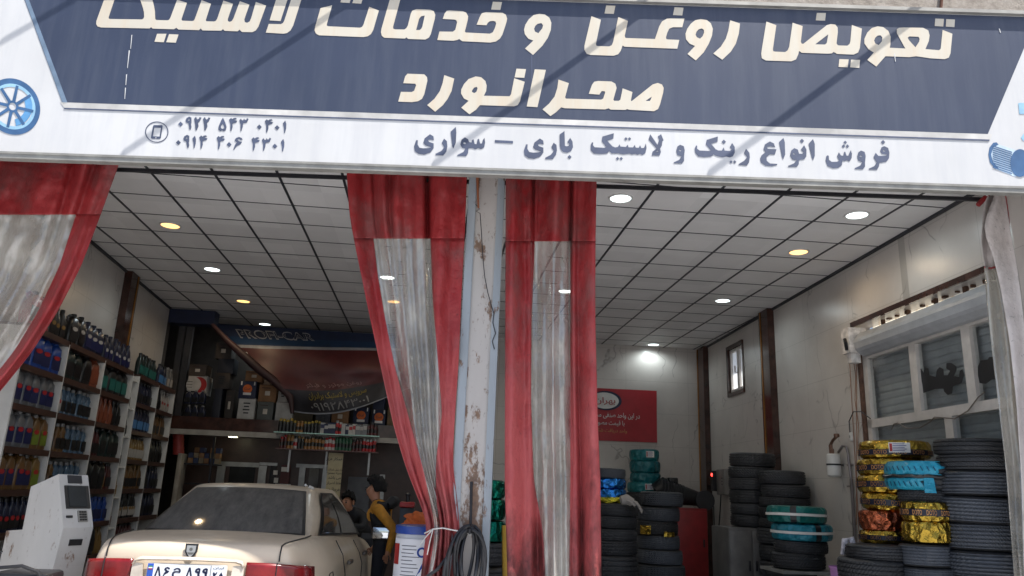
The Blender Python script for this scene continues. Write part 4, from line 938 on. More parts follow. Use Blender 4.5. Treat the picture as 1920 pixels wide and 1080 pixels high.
TB = wrapped_proto(m_foil('dark_teal_film', srgb(16,112,118), .3, .1), None, None, AC+.35); TBp = wrapped_proto(m_foil('deep_teal_film', srgb(14,100,108), .3, .1)); BW = wrapped_proto(BLUEF); GT = wrapped_proto(GREENF); YW = wrapped_proto(m_foil('yellow_foil', srgb(200, 190, 60), .2))
def put(pr, px, yt, yb, wpx, Y, lab, grp, tilt=0, zlo=None, ry=0):
    a, b = atY(px-wpx/2, (yt+yb)/2, Y), atY(px+wpx/2, (yt+yb)/2, Y); D = b.x-a.x; X = (a.x+b.x)/2
    zt = atY(px, yt, Y).z; zb = atY(px, yb, Y).z if zlo is None else zlo
    W = max(.08, zt-zb); s_ = D/.61
    pr.take(lab, grp, (X, Y, zb), (ry+random.uniform(-.02,.02), tilt+random.uniform(-.02,.02), random.uniform(0, 0) if pr not in (TY1,TY2,TY3) else random.uniform(0,6)), (s_, s_, W/.2)); return X, zb
def stack(rows, Y, name, grp, proto=TY1, floor=True, adj='black', extra=None):
    """rows: (px, y top, y bottom, width px[, proto, label]) from the top down; further tyres carry the stack to the floor"""
    n = len(rows); words = ['topmost','second','third','fourth','fifth','sixth','seventh','eighth','ninth','tenth']
    for i, rw in enumerate(rows):
        pr = rw[4] if len(rw) > 4 else proto
        lab = rw[5] if len(rw) > 5 else '%s %s tyre down in the %s' % (words[i], adj, name)
        if not (len(rw) > 5) and i == 0: lab = 'topmost %s tyre of the %s' % (adj, name)
        X, zb = put(pr, rw[0], rw[1], rw[2], rw[3], Y, lab, grp)
    if floor and zb > .1:
        k = max(1, round(zb/.2)); h = zb/k
        for j in range(k):
            s_ = random.uniform(1.0,1.05)*(.64/.61)
            proto.take('%s tyre low in the %s' % (adj, name), grp+' low down', (X+random.uniform(-.02,.02), Y, zb-h*(j+1)), (0,0,random.uniform(0,6)), (s_, s_, h/.2))
random.seed(21)
stack([(1832,825,855,140,TY2),(1838,854,886,140,TY2),(1836,885,932,145,TY3),(1840,931,981,150,TY3),(1848,980,1032,150,TY3),(1852,1031,1082,156,TY3)], 6.22, 'tall dusty stack at the far right', 'tyres of the far right stack', TY3, adj='dusty black')
stack([(1677,828,862,116,GW1,'gold foil tyre with white paper label, topmost of the gold stack by the window'),(1672,861,893,112,GW,'gold foil tyre right below the one with white paper label'),(1670,892,926,110,GW,'third gold foil tyre down, beside the torn cyan wrapping'),(1674,925,958,104,GW,'gold foil tyre resting on the copper one'),
       (1660,957,995,88,CW,'copper foil tyre near the bottom of the gold stack'),(1664,994,1020,92,GW,'gold foil tyre under the copper one')], 6.95, 'gold stack by the window', 'foil wrapped tyres by the window', TY1)
stack([(1738,941,978,84,GW,'gold foil tyre in front, under the black and cyan tyres'),(1740,977,1018,84,GW2,'gold foil tyre with no band, lowest in front of the gold stack'),(1735,1020,1062,86,TY3,'grey dusty tyre beneath the front gold foil tyres'),(1740,1062,1098,92,TY3,'dusty tyre lowest in front of the gold stack')], 6.35, 'short gold stack', 'tyres of the short gold stack', TY1)
put(TY1, 1738, 919, 943, 96, 6.45, 'black tyre lying on the front gold foil tyres under the cyan wrapping', 'tyres of the short gold stack')
YT = 6.5; a, b = atY(1671, 895, YT), atY(1793, 895, YT); zt_, zb_ = atY(1728, 869, YT).z, atY(1728, 919, YT).z
put(TY1, 1732, 869, 919, 122, YT, 'black tyre half covered by the torn cyan wrapping', 'tyres of the short gold stack')
r = thing('torn_wrap', 'torn bright cyan wrapping round the left half of a black tyre', 'wrapping', ((a.x+b.x)/2, YT, zb_)); Rr_, Hh = (b.x-a.x)/2, zt_-zb_
def wrapgrid(a0, a1f, z0f, z1f, k=1.035, n=24, rows=10):
    out = []
    for i in range(rows+1):
        z = z0f+(z1f-z0f)*i/rows; edge = 1 - .10*max(0, abs(z-.5)*2)**4
        a1 = a1f + .10*math.sin(z*17)+.06*math.sin(z*41)
        out.append([V((Rr_*(k*edge+.012*mnoise.noise(V((q*.7, z*9, 3))))*math.cos(a0+(a1-a0)*q/n), Rr_*(k*edge+.012*mnoise.noise(V((q*.7, z*9, 3))))*math.sin(a0+(a1-a0)*q/n), Hh*z)) for q in range(n+1)])
    return out
m = MB(); m.grid(wrapgrid(AC-1.9, AC+.35, .53, 1.03)); m.grid(wrapgrid(AC-1.9, AC-.05, -.02, .42))
m.grid([[V((Rr_*e*math.cos(AC-1.9+2.3*q/24), Rr_*e*math.sin(AC-1.9+2.3*q/24), Hh*1.035)) for q in range(25)] for e in (.93,.8,.66)])
cs_ = m_foil('cyan_sheet', srgb(46,160,190), .35, .05); o = m.build('sheet', cs_, r, smooth=True, angle=180); md = o.modifiers.new('t','SOLIDIFY'); md.thickness = .005
m = MB(); m.grid([[V((Rr_*k_*math.cos(AC+q), Rr_*k_*math.sin(AC+q), Hh*z)) for q in (-.10,.02,.14)] for k_,z in ((1.05,.42),(1.10,.25),(1.16,.02),(1.20,-.12))]); m.build('flap', cs_, r, smooth=True)
m = MB(); m.tube([V((Rr_*1.06*math.cos(AC-1.5+.075*q), Rr_*1.06*math.sin(AC-1.5+.075*q), Hh*(.47+.02*math.sin(q)))) for q in range(27)], .014, 6); m.build('strap', BLACK, r, smooth=True)
m = MB()
for q in range(10):
    aa = AC-1.2+.15*q
    for z0_ in (.68, .12): m.tube([V((Rr_*1.062*math.cos(aa+.05*t), Rr_*1.062*math.sin(aa+.05*t), Hh*(z0_+.16-.16*t))) for t in (0,.5,1)], .0035, 4)
m.build('print_stripe', plain('stripe_blue', srgb(24,60,90), .5), r)
# low tyres by the pink bucket
stack([(1645,1021,1050,108),(1636,1047,1090,120)], 6.6, 'low black pile left of the gold stack', 'tyres of the low pile', TY1)
stack([(1410,850,876,82),(1407,875,897,80),(1408,896,920,80),(1409,919,945,80),(1412,944,966,82),(1412,965,988,82)], 10.3, 'stack standing on the grey cabinet', 'tyres stacked on the grey cabinet', TY1, floor=False)
stack([(1466,883,909,82),(1472,909,934,86),(1470,933,952,90),(1470,951,972,90),(1470,971,990,90)], 9.75, 'lower stack right of the cabinet stack', 'tyres beside the cabinet stack', TY1)
stack([(1493,949,981,102,TE,'teal film wrapped tyre with white stripe, upper of the wrapped pair'),(1503,981,1013,104,CY,'cyan film wrapped tyre with white stripe, lower of the wrapped pair'),(1501,1012,1036,94),(1497,1035,1066,94)], 8.6, 'stack under the teal and cyan wrapped pair', 'tyres of the teal topped stack', TY1, floor=False)
stack([(1240,922,950,80),(1234,950,977,80),(1232,976,1003,78,TY1,'black tyre with scraps of gold foil in the stack by the red cabinet'),(1234,1002,1030,80),(1236,1029,1058,86),(1238,1057,1086,92)], 10.4, 'stack left of the red cabinet', 'tyres left of the red cabinet', TY3)
for q_, lb_ in ((((.312,-.06),(.316,.0),(.312,.05)), 'larger torn gold foil scrap on a black tyre, left side'), (((.314,-.08),(.314,-.02)), 'smaller torn gold foil scrap on a black tyre, right side')):
    m = MB(); c = atY(1232, 992, 10.4); m.lathe(list(q_), c, 24, arc=.5, a0=AC-.55 if len(q_) == 3 else AC+.5); m.f = [f for f in m.f if len(f)==4]; m.mi=[0]*len(m.f); tag(m.build('foil_scrap', GOLDF), lb_, 'foil', 'gold foil scraps')
stack([(1208,843,865,54,TB,'teal wrapped tyre with white label, topmost of the leaning back stack'),(1209,864,887,56,TBp,'teal wrapped tyre second in the leaning back stack'),(1210,886,907,56,TBp,'teal wrapped tyre third in the leaning back stack'),(1206,904,924,58,TB,'teal wrapped tyre with white label, lowest of the leaning back stack'),(1205,923,945,62)], 13.1, 'leaning teal stack at the back', 'tyres of the leaning back stack', TY1)
stack([(1138,878,897,70,TY3,'pale dusty tyre on top of the blue foil tyres'),(1138,897,917,70,BW,'blue foil wrapped tyre, upper of the shiny blue pair'),(1138,916,936,70,BW,'blue foil wrapped tyre, lower of the shiny blue pair'),(1140,935,944,74,YW,'thin yellow foil wrapped tyre under the blue pair'),(1150,943,967,92),(1148,966,990,92),(1148,989,1012,92),(1148,1011,1040,94),(1146,1039,1086,98)], 9.6, 'stack behind the straight red curtain', 'tyres behind the straight curtain', TY1)
stack([(905,900,935,86,GT,'green tinsel wrapped tyre showing in the gap beside the pillar, upper'),(905,935,975,86,GT,'green tinsel wrapped tyre showing in the gap beside the pillar, middle'),(905,975,1015,86,GT,'green tinsel wrapped tyre showing in the gap beside the pillar, lower'),(905,1015,1060,88,TY1,'black tyre at the bottom of the gap beside the pillar')], 8.0, 'stack in the gap beside the pillar', 'tyres in the gap beside the pillar', TY1)
m = MB(); m.tube([atY(947,985,7.5), atY(948,1095,7.5)], .03, 8); tag(m.build('yellow_post', plain('yellow_paint', srgb(190,150,50), .5)), 'yellow post in the gap between pillar and straight curtain', 'post')
# pale glove on the tyres
r = thing('work_glove', 'pale grey work glove lying on black tyres near the blue foil', 'glove'); g = plain('glove_cloth', srgb(150,144,138), .9); m = MB()
c = atY(1164,938,9.25); m.tube([c, c+V((.07,0,.015)), c+V((.14,0,-.02))], [.05,.062,.05], 10)
for k in range(4): m.tube([c+V((.13,-.03+.02*k,.0)), c+V((.20,-.035+.02*k,-.05+.01*k)), c+V((.26-.01*abs(k-1.5),-.04+.02*k,-.13+.015*k))], [.016,.015,.011], 6)
m.tube([c+V((.06,-.04,0)), c+V((.10,-.08,-.02)), c+V((.15,-.09,-.06))], [.018,.016,.012], 6); m.build('glove', g, r, smooth=True)
# grey cabinet, bench, red cabinet, machine
def pcab(name, lab, cat, x0, x1, yt, Y, dep, mat, dmat, doors=2, handle=True):
    a, b = atY(x0, yt, Y), atY(x1, yt, Y); r = thing(name, lab, cat, ((a.x+b.x)/2, Y+dep/2, 0)); w_, h = b.x-a.x, (a.z+b.z)/2
    m = MB(); m.cbox((0,0,h/2), (w_, dep, h), .01); m.build('case', mat, r, smooth=True)
    for k in range(doors):
        m = MB(); m.cbox((-w_/2+w_*(k+.5)/doors, -dep/2-.008, h/2), (w_/doors-.02, .02, h-.08), .005); d = m.build('door', dmat, r, smooth=True)
        if handle: m = MB(); m.box((-w_/2+w_*(k+(.85 if k==0 else .15))/doors, -dep/2-.028, h*.6), (.02,.02,.12)); m.build('handle', DARKM, d)
    return r, h
pcab('metal_cabinet', 'grey metal cabinet under the tyre stack by the control box', 'cabinet', 1366, 1450, 990, 10.0, .62, plain('cab_grey', srgb(96, 94, 92), .5, .2), plain('cab_door', srgb(108, 106, 104), .5, .2))
pcab('red_cabinet', 'dark red metal cabinet between the tyre stacks at the back wall', 'cabinet', 1268, 1326, 953, 12.6, .6, plain('cab_red', srgb(122, 24, 28), .5), plain('cab_red_door', srgb(130, 28, 32), .5), 1)
a = atY(1500, 1067, 8.6); r = thing('bench', 'low metal bench carrying the teal topped tyre stack', 'bench', (a.x, 8.6, 0))
m = MB(); m.box((0,0,a.z-.015), (.66,.6,.03)); m.build('bench_top', GREYM, r)
for sx in (-1,1):
    for sy in (-1,1): m = MB(); m.box((sx*.30, sy*.27, (a.z-.03)/2), (.04,.04,a.z-.03)); m.build('leg', DARKM, r)
c = atY(1278, 925, 12.75); r = thing('compressor', 'black compressor motor lying on the red cabinet', 'machine', (c.x, 12.85, c.z-.16)); z_ = .02
m = MB(); m.tube([V((-.42,0,.16)), V((-.36,0,.2)), V((.1,0,.12)), V((.42,0,.06))], [.14,.2,.15,.10], 16); m.build('motor_body', BLACK, r, smooth=True)
m = MB(); 
for k in range(8): m.lathe([(.20-.006*k,-.006),(.225-.008*k,-.006),(.225-.008*k,.006),(.20-.006*k,.006)], (-.32+.05*k,0,.19-.009*k), 20, V((1,0,-.17)).normalized(), V((0,1,0)), close=True)
m.build('cooling_fin', DARKM, r); m = MB(); m.lathe([(.0,-.03),(.16,-.03),(.16,.03),(0,.03)], (.38,-.14,.06), 20, V((0,1,0)), V((1,0,0))); m.build('pulley', DARKM, r, smooth=True); m = MB(); m.cbox((-.12,0,.36),(.16,.14,.1),.02); m.build('terminal_box', BLACK, r, smooth=True)
# pink bucket at the low tyres
c = atY(1577, 1062, 6.9); r = thing('bucket', 'small pink bucket beside the low black tyre pile', 'bucket', (c.x, 6.9, 0)); h = c.z
m = MB(); m.lathe([(.0,h-.30),(.075,h-.30),(.10,h),(.106,h),(.106,h-.012)], (0,0,0), 20); m.build('pail', plain('pink_plastic', srgb(170,120,170), .4), r, smooth=True)
m = MB(); m.lathe([(0,0),(.16,0),(.16,.02),(.03,.03),(.03,h-.33),(.14,h-.32),(.14,h-.301),(0,h-.301)], (0,0,0), 16); m.build('stand', DARKM, r)
c = atY(1580, 1040, 6.85); m = MB(); m.tube([c, c+V((.03,0,.12)), c+V((.09,0,.14)), c+V((.1,-.05,.02)), c+V((.05,-.08,-.03))], [.02,.03,.03,.025,.015], 8); tag(m.build('rag', plain('rag_cloth', srgb(190,186,190), .9, var=.5, scale=25), smooth=True), 'small white rag hanging at the low black tyre pile', 'rag')

# ================================================================== SHELF UNIT AND BOTTLES
SX = lwx(0)+.36
SP0 = V((SX, 0, 0))
def onS(px, py): return onpl(px, py, SP0, LN)
def SL(y, d, z): return V((lwx(y), y, z)) + LN*d
ups = [onS(25,735).y] + [onS(*p).y for p in ((118,706),(176,797),(240,760),(253,760),(292,760),(320,790))]
zs = [onS(130,640).z, onS(118,706).z, onS(106,773).z, onS(94,845).z]
zs += [zs[3]-.385*k for k in range(1,4)]
print('ups', ups, 'zs', zs)
SU = thing('shelf_unit', 'white shelf unit with dark brown boards full of oil bottles', 'shelf unit')
DEP = .36
for y in ups:
    m = MB(); c = SL(y, DEP/2, (zs[0]-.03)/2); m.box(c, (.028, DEP, zs[0]-.03), LT, LN, ZU); m.build('upright', WHITEP, SU)
for b in range(len(ups)-1):
    for i, z in enumerate(zs):
        a, c = ups[b]+.014, ups[b+1]-.014
        if b == 3: 
            m = MB(); p = SL((a+c)/2, DEP/2, z-.11); m.box(p, (c-a, DEP-.02, .02), LT, LN, ZU); m.build('shelf_board', WHITEP, SU); continue
        m = MB(); p = SL((a+c)/2, DEP/2+.004, z-.030); m.box(p, (c-a, DEP, .058), LT, LN, ZU); m.build('shelf_board', BROWN, SU)
m = MB(); p = SL((ups[0]+ups[-1])/2, .008, zs[0]/2); m.box(p, (ups[-1]-ups[0], .012, zs[0]-.05), LT, LN, ZU); m.build('back_panel', plain('shelf_back', srgb(150,146,140), .6), SU)
BP = {}
def rectpoly(w, d, r, n=4):
    out = []
    for cx, cy, a0 in ((w/2-r, d/2-r, 0), (-w/2+r, d/2-r, PI/2), (-w/2+r, -d/2+r, PI), (w/2-r, -d/2+r, 3*PI/2)):
        out += [(cx+r*math.cos(a0+k*PI/2/n), cy+r*math.sin(a0+k*PI/2/n)) for k in range(n+1)]
    return out
def bottle_proto(kind, body, label, cap, badge=None):
    """front faces +X"""
    key = (kind, body.name, label.name, cap.name, badge.name if badge else 0)
    if key in BP: return BP[key]
    r = thing('oil_bottle', '', 'bottle', (0,0,-70))
    if kind == 'jug': prof = [(.19,.10,0),(.20,.11,.01),(.20,.11,.20),(.17,.095,.255),(.08,.07,.285),(.06,.06,.295)]; capz, capr, sh = .295, .03, .03
    elif kind == 'tall': prof = [(.10,.07,0),(.105,.075,.01),(.105,.075,.17),(.085,.065,.22),(.045,.045,.255),(.04,.04,.27)]; capz, capr, sh = .27, .024, .0
    else: prof = [(.09,.07,0),(.095,.075,.01),(.10,.075,.13),(.07,.06,.16),(.095,.07,.20),(.06,.055,.235),(.04,.04,.25)]; capz, capr, sh = .25, .024, 0
    m = MB(); rows = []
    for w_, d_, z in prof:
        rows.append([V((y*1.0, x+sh*(max(0,z-.2)/.1), z)) for x, y in rectpoly(w_, d_, min(w_, d_)*.35)])
    n = len(rows[0]); vs = [p for q in rows for p in q]; fs = [(i*n+k, i*n+(k+1)%n, (i+1)*n+(k+1)%n, (i+1)*n+k) for i in range(len(rows)-1) for k in range(n)] + [tuple(range(n)), tuple((len(rows)-1)*n+k for k in range(n))]
    m.add(vs, fs)
    if kind == 'jug': m.tube([V((0,-.07,.24)), V((0,-.095,.275)), V((0,-.05,.30)), V((0,.01,.29))], .014, 6)
    m.build('bottle_body', body, r, smooth=True)
    m = MB(); m.lathe([(capr,capz),(capr,capz+.03),(capr*.8,capz+.034),(0,capz+.034)], (0,sh,0), 12); m.build('cap', cap, r, smooth=True)
    w_ = .15 if kind == 'jug' else .085; x = (.057 if kind == 'jug' else .0395); h0, h1 = (.04,.18) if kind == 'jug' else (.03,.14)
    m = MB(); m.box((x, 0, (h0+h1)/2), (.003, w_, h1-h0)); lb = m.build('label', label, r)
    if badge:
        m = MB(); m.lathe([(.0,.0),(1,.0),(1,.002),(0,.002)], (x+.002, 0, h1-.02), 16, V((1,0,0)), V((0,1,0)), sx=w_*.36, sy=.022); m.build('badge', badge, lb)
    BP[key] = Proto(r); return BP[key]
P_ = lambda n, c, rough=.3: plain(n, tuple(q*.62+.004 for q in srgb(*c)), rough)
DKB = P_('bottle_navy', (28,36,66)); BLK = P_('bottle_black', (26,28,30)); AMB = P_('bottle_amber', (128,92,48)); GRY = P_('bottle_grey', (120,122,124)); CLB = P_('bottle_clear_blue', (96,124,148), .12); COP = P_('bottle_copper', (150,76,48)); DGR = P_('bottle_dark_green', (26,48,44)); PNK = P_('bottle_pink', (196,92,92)); BLU = P_('bottle_blue', (24,78,170)); DRD = P_('bottle_dark_red', (90,28,28)); WHB = P_('bottle_white', (190,188,184)); LIM = P_('label_lime', (130,150,40)); LNV = P_('label_navy', (24,36,92)); LBK = P_('label_black', (20,20,22)); LWH = P_('label_white', (200,196,190)); RDB = P_('badge_red', (190,30,36)); GLD = P_('bottle_gold', (150,116,56)); SLV = P_('cap_silver', (150,150,150)); LBL2 = P_('label_light_blue', (80,140,200)); LTEAL = P_('label_teal', (40,120,110))
random.seed(5)
ROWN = ['top shelf', 'second shelf', 'third shelf', 'fourth shelf', 'fifth shelf', 'sixth shelf', 'seventh shelf']
BAYN = ['nearest bay', 'second bay', 'third bay', 'narrow bay', 'fifth bay', 'farthest bay']
ORD = ['leftmost','second','third','fourth','fifth','sixth','seventh','eighth']
# (row, bay) -> list of (count, kind, body, label, cap, badge, words)
INV = {
 (0,0): [(2,'jug',PNK,LTEAL,BLK,None,'pink antifreeze jugs'), (3,'tall',BLK,LBK,BLK,GLD,'black oil bottles')],
 (0,1): [(2,'jug',BLK,LBK,BLK,LWH,'black oil jugs'), (3,'jug',DKB,LNV,DKB,LWH,'navy oil jugs')],
 (0,2): [(6,'tall',DKB,LNV,DKB,LWH,'navy oil bottles')],
 (0,4): [(6,'tall',DGR,LTEAL,BLK,None,'dark green oil bottles')],
 (0,5): [(3,'tall',DKB,LBL2,BLK,None,'navy oil bottles'), (2,'tall',GRY,LWH,SLV,None,'grey oil bottles')],
 (1,0): [(4,'jug',BLU,LNV,BLU,RDB,'blue oil jugs')],
 (1,1): [(2,'jug',DGR,LBK,BLK,None,'dark green oil jugs'), (1,'jug',BLK,LBK,BLK,None,'black oil jugs'), (1,'jug',COP,COP,COP,None,'copper oil jugs')],
 (1,2): [(4,'jug',BLK,LTEAL,BLK,None,'black oil jugs')],
 (1,3): [(1,'tall',BLK,LBK,BLK,None,'black oil bottle')],
 (1,4): [(6,'tall',DKB,LBK,BLK,None,'dark navy oil bottles')],
 (1,5): [(2,'tall',BLK,LBK,BLK,None,'black oil bottles'), (3,'tall',WHB,LWH,WHB,RDB,'white oil bottles')],
 (2,0): [(5,'jug',GRY,LNV,SLV,RDB,'grey oil jugs with navy labels')],
 (2,1): [(1,'tall',WHB,LWH,RDB,RDB,'white oil bottles'), (6,'waist',CLB,LBK,SLV,None,'clear blue oil bottles')],
 (2,2): [(4,'tall',COP,COP,COP,None,'copper oil bottles'), (2,'tall',BLK,LBK,BLK,None,'black oil bottles')],
 (2,3): [(1,'tall',BLK,LBK,BLK,None,'black oil bottle')],
 (2,4): [(6,'tall',DKB,LBL2,BLK,None,'navy oil bottles')],
 (2,5): [(5,'tall',AMB,LBK,BLK,None,'amber oil bottles')],
 (3,0): [(3,'jug',GRY,LNV,SLV,RDB,'grey oil jugs with navy labels'), (2,'jug',AMB,LIM,SLV,RDB,'amber oil jugs with lime labels')],
 (3,1): [(3,'waist',AMB,LBK,SLV,None,'amber oil bottles'), (4,'waist',CLB,LBK,SLV,None,'clear blue oil bottles')],
 (3,2): [(3,'tall',DRD,LBK,BLK,None,'dark red oil bottles'), (3,'jug',DGR,LBK,BLK,None,'dark green oil jugs')],
 (3,3): [(1,'tall',BLK,LBK,BLK,None,'black oil bottle')],
 (3,4): [(7,'tall',GLD,LWH,BLK,None,'gold oil bottles with white labels')],
 (3,5): [(5,'tall',BLK,LBK,BLK,None,'black oil bottles')],
 (4,0): [(4,'jug',AMB,LNV,SLV,RDB,'amber oil jugs with navy labels'), (1,'jug',GLD,LIM,SLV,RDB,'gold oil jugs with lime labels')],
 (4,1): [(2,'waist',AMB,LBK,SLV,None,'amber oil bottles'), (5,'waist',CLB,LBL2,SLV,None,'clear blue oil bottles')],
 (4,2): [(3,'jug',BLK,LBK,BLK,None,'black oil jugs'), (1,'tall',GLD,GLD,GLD,None,'gold oil bottles'), (2,'tall',DRD,LBK,BLK,None,'dark red oil bottles')],
 (4,3): [(1,'tall',GLD,GLD,BLK,None,'gold oil bottle')],
 (4,4): [(6,'tall',AMB,LBK,GLD,None,'amber oil bottles')],
 (4,5): [(5,'tall',DKB,LBK,BLK,None,'dark navy oil bottles')],
 (5,0): [(1,'tall',WHB,LBL2,WHB,None,'white oil bottles'), (7,'tall',DKB,LBK,BLK,RDB,'dark navy oil bottles')],
 (5,1): [(3,'tall',BLK,LBK,BLK,None,'black oil bottles')],
 (5,2): [(3,'waist',AMB,LBK,SLV,None,'amber oil bottles'), (4,'waist',BLU,LNV,BLU,None,'blue oil bottles')],
 (5,3): [(1,'tall',DRD,DRD,BLK,None,'dark red oil bottle')],
 (5,4): [(7,'tall',BLK,LWH,BLK,GLD,'black oil bottles with white labels')],
 (5,5): [(5,'tall',DKB,LBK,BLK,None,'dark navy oil bottles')],
 (6,1): [(4,'tall',BLK,LBK,BLK,None,'black oil bottles')],
 (6,2): [(3,'jug',BLK,LBK,BLK,None,'black oil jugs'), (2,'tall',GLD,GLD,GLD,None,'gold oil bottles')],
 (6,4): [(6,'tall',DRD,LBK,BLK,None,'dark red oil bottles')],
}
for (row, bay), items in INV.items():
    a, c = ups[bay]+.05, ups[bay+1]-.05; tot = sum(i[0]*(.22 if i[1] == 'jug' else .115) for i in items); sc = min(1.35, (c-a)/tot); y = a + max(0, (c-a-tot*sc))*.3
    for n, kind, body, lab, cap, badge, wd in items:
        pr = bottle_proto(kind, body, lab, cap, badge)
        for k in range(n):
            wd_ = (.22 if kind == 'jug' else .115)*sc; z = zs[row] - (0 if bay != 3 else .10)
            one = wd if n == 1 else wd
            if n == 1: L = 'single %s on the %s, %s' % (wd.replace('jugs','jug').replace('bottles','bottle'), ROWN[row], BAYN[bay])
            else: L = '%s %s %d %s, %s, %s' % (ORD[k] + (' from the left' if k else ''), 'of', n, wd, ROWN[row], BAYN[bay])
            dep = random.uniform(.0,.02)
            pr.take(L, 'oil bottles on the white shelf unit', SL(y+wd_/2, DEP-.075-dep, z), (0,0,random.uniform(-.06,.06)-.055), (1.0, sc*.98 if kind=='jug' else min(1.1,sc), random.uniform(1.0,1.06)))
            y += wd_

# ================================================================== LOFT, BANNER, CARTONS
r = thing('storage_loft', 'brown fronted storage loft with a pale edge, loaded with cartons', 'loft')
za, zb = atY(320,779,13).z, atY(320,803,13).z
x0, x1 = lwx(LB)-.1, .2
m = MB(); m.box2((x0,13.0,zb), (x1,13.05,za)); m.build('fascia', MARBLE, r)
m = MB(); m.box2((x0,13.0,zb-.085), (x1,13.06,zb-.002)); m.build('pale_edge', plain('pale_edge', srgb(150,146,138), .5), r)
m = MB(); m.box2((x0,13.06,zb-.05), (x1,14.5,za-.02)); m.build('deck', BROWN, r); LZ = za-.02
m = MB(); m.box2((x0,13.0,zb-1.95),(x0+.1,13.1,zb-.086)); m.build('post', DARKM, r)
m = MB(); m.box2((lwx(LB)-.05,LB+.02,4.02),(-3.72,LB+.3,4.255)); tag(m.build('ceiling_beam', NAVY), 'dark blue beam across the ceiling end above the loft', 'beam')
for i,(xa,xb) in enumerate(((338,350),(356,362))):
    m = MB(); a = atY((xa+xb)/2,600,13.4); m.box2((a.x-.05,13.4,LZ),(a.x+.05,13.48,4.25)); tag(m.build('loft_post', plain('grey_post', srgb(74,72,72), .5)), 'grey upright post above the loft, %s of the two' % ('left' if i==0 else 'right'), 'post', 'grey posts above the loft')
def carton(px0, py0, px1, py1, Y, mat, lab, dep=.35, art=None, z0=None, turn=0):
    a, b = atY(px0, py1, Y), atY(px1, py0, Y); w_, h = b.x-a.x, b.z-a.z
    rr = thing('carton', lab, 'carton', ((a.x+b.x)/2, Y+dep/2, a.z if z0 is None else z0), 'cartons on the loft')
    if z0 is not None: h = b.z - z0
    m = MB(); m.cbox((0,0,h/2), (w_, dep, h), .006); m.build('box', mat, rr, smooth=True)
    m = MB(); m.box((0,-dep/2-.001, h*.97), (w_*.98,.002,.006)); m.build('flap_edge', plain('flap_dark', srgb(70,56,44), .8), rr)
    if art == 'disc':
        m = MB(); m.lathe([(0,0),(.075,0)], (0,-dep/2-.004,h*.55), 24, V((0,-1,0)), V((1,0,0))); o = m.build('emblem', ORANGE, rr)
        me = text_mesh('lettering', 'Gulf', width=.10); 
        for v in me.vertices: v.co = V((v.co.x, -dep/2-.007-v.co.z, h*.55+v.co.y))
        me.materials.append(NAVY); t_ = bpy.data.objects.new('lettering', me); COL.objects.link(t_); t_.parent = o
        m = MB(); m.box((0,-dep/2-.003,h*.28), (.13,.003,.04)); m.build('print', LBL, rr)
        for sx in (-1,1): m = MB(); m.box((sx*w_*.38,-dep/2-.003,h*.86), (.02,.003,.06)); m.build('print', LBL, rr)
    elif art == 'moon':
        m = MB(); m.lathe([(0,0),(.13,0)], (.03,-dep/2-.004,h*.5), 28, V((0,-1,0)), V((1,0,0))); m.build('emblem', REDP, rr); m = MB(); m.lathe([(0,0),(.12,0)], (-.05,-dep/2-.007,h*.5), 28, V((0,-1,0)), V((1,0,0))); m.build('emblem_cut', mat, rr)
        m = MB(); m.box((-.08,-dep/2-.009,h*.12),(.14,.002,.025)); 
        for k in range(3): m.box((-.12,-dep/2-.009,h*(.35+.15*k)),(.1,.002,.008))
        m.build('print', BLACK, rr)
    elif art == 'lines':
        m = MB()
        for k in range(4): m.box((0,-dep/2-.004,h*(.35+.14*k)), (w_*(.30+.1*(k%2)),.003,.022))
        m.build('print', BLACK, rr)
    elif art == 'stamp':
        m = MB(); m.box((0,-dep/2-.004,h*.5), (w_*.28,.003,h*.25)); m.build('print', plain('stamp', srgb(196,186,170), .7), rr)
        m = MB(); m.box((-w_*.1,-dep/2-.004,h*.8), (w_*.5,.003,.012)); m.build('print', BROWN, rr)
    return rr
WCARD = plain('white_card', srgb(180,176,170), .7); YC = 13.2
carton(349,705,389,738,YC,WCARD,'white carton with a red crescent on the left of the loft',.35,'moon')
carton(353,684,388,705,YC,plain('dark_carton', srgb(76,66,58), .8),'dark brown carton on top of the white red crescent one',.35,'stamp')
carton(446,715,482,747,YC,NAVY,'navy carton with orange disc stacked on a white one',.35,'disc')
carton(444,747,480,781,YC,WCARD,'white carton with black print under the navy one',.35,'lines', LZ)
carton(459,696,494,715,YC+.05,CARTON,'small brown carton on top of the navy one',.3,'stamp')
carton(483,722,520,753,YC,CARTON,'brown carton right of the navy one, on the picture carton',.35,'stamp')
carton(481,753,514,781,YC,plain('picture_card', srgb(86,88,84), .6),'dark picture carton beneath the brown one',.35,'stamp', LZ)
carton(494,706,508,721,YC+.02,plain('pale_carton', srgb(150,130,110), .8),'tiny pale carton at the banner edge',.25,None)
carton(520,724,541,753,YC,WCARD,'white carton behind the sagging banner corner',.35,'lines'); carton(515,754,551,785,YC,WCARD,'white carton standing right of the picture carton',.35,None, LZ)
carton(540,745,590,790,YC+.1,plain('olive_card', srgb(92,84,66), .8),'olive carton hidden under the banner sag',.35,None, LZ)
carton(620,765,655,800,YC,CARTON,'brown carton behind the spray cans right of the banner',.35,'stamp', LZ); carton(660,763,693,806,YC,NAVY,'navy orange disc carton behind the small boxes, left of two',.35,'disc', LZ)
carton(696,768,724,808,YC,NAVY,'navy orange disc carton at the curtain edge, right of two',.35,'disc', LZ); carton(699,740,722,768,YC,NAVY,'navy carton on top of the right orange disc one',.35,None)
carton(590,772,620,800,YC,plain('grey_card', srgb(80,82,88), .8),'grey carton low behind the spray cans',.35,'lines', LZ); carton(724,765,780,812,YC,plain('tan_card', srgb(120,98,72), .8),'tan carton at the far right end of the loft',.35,'stamp', LZ)
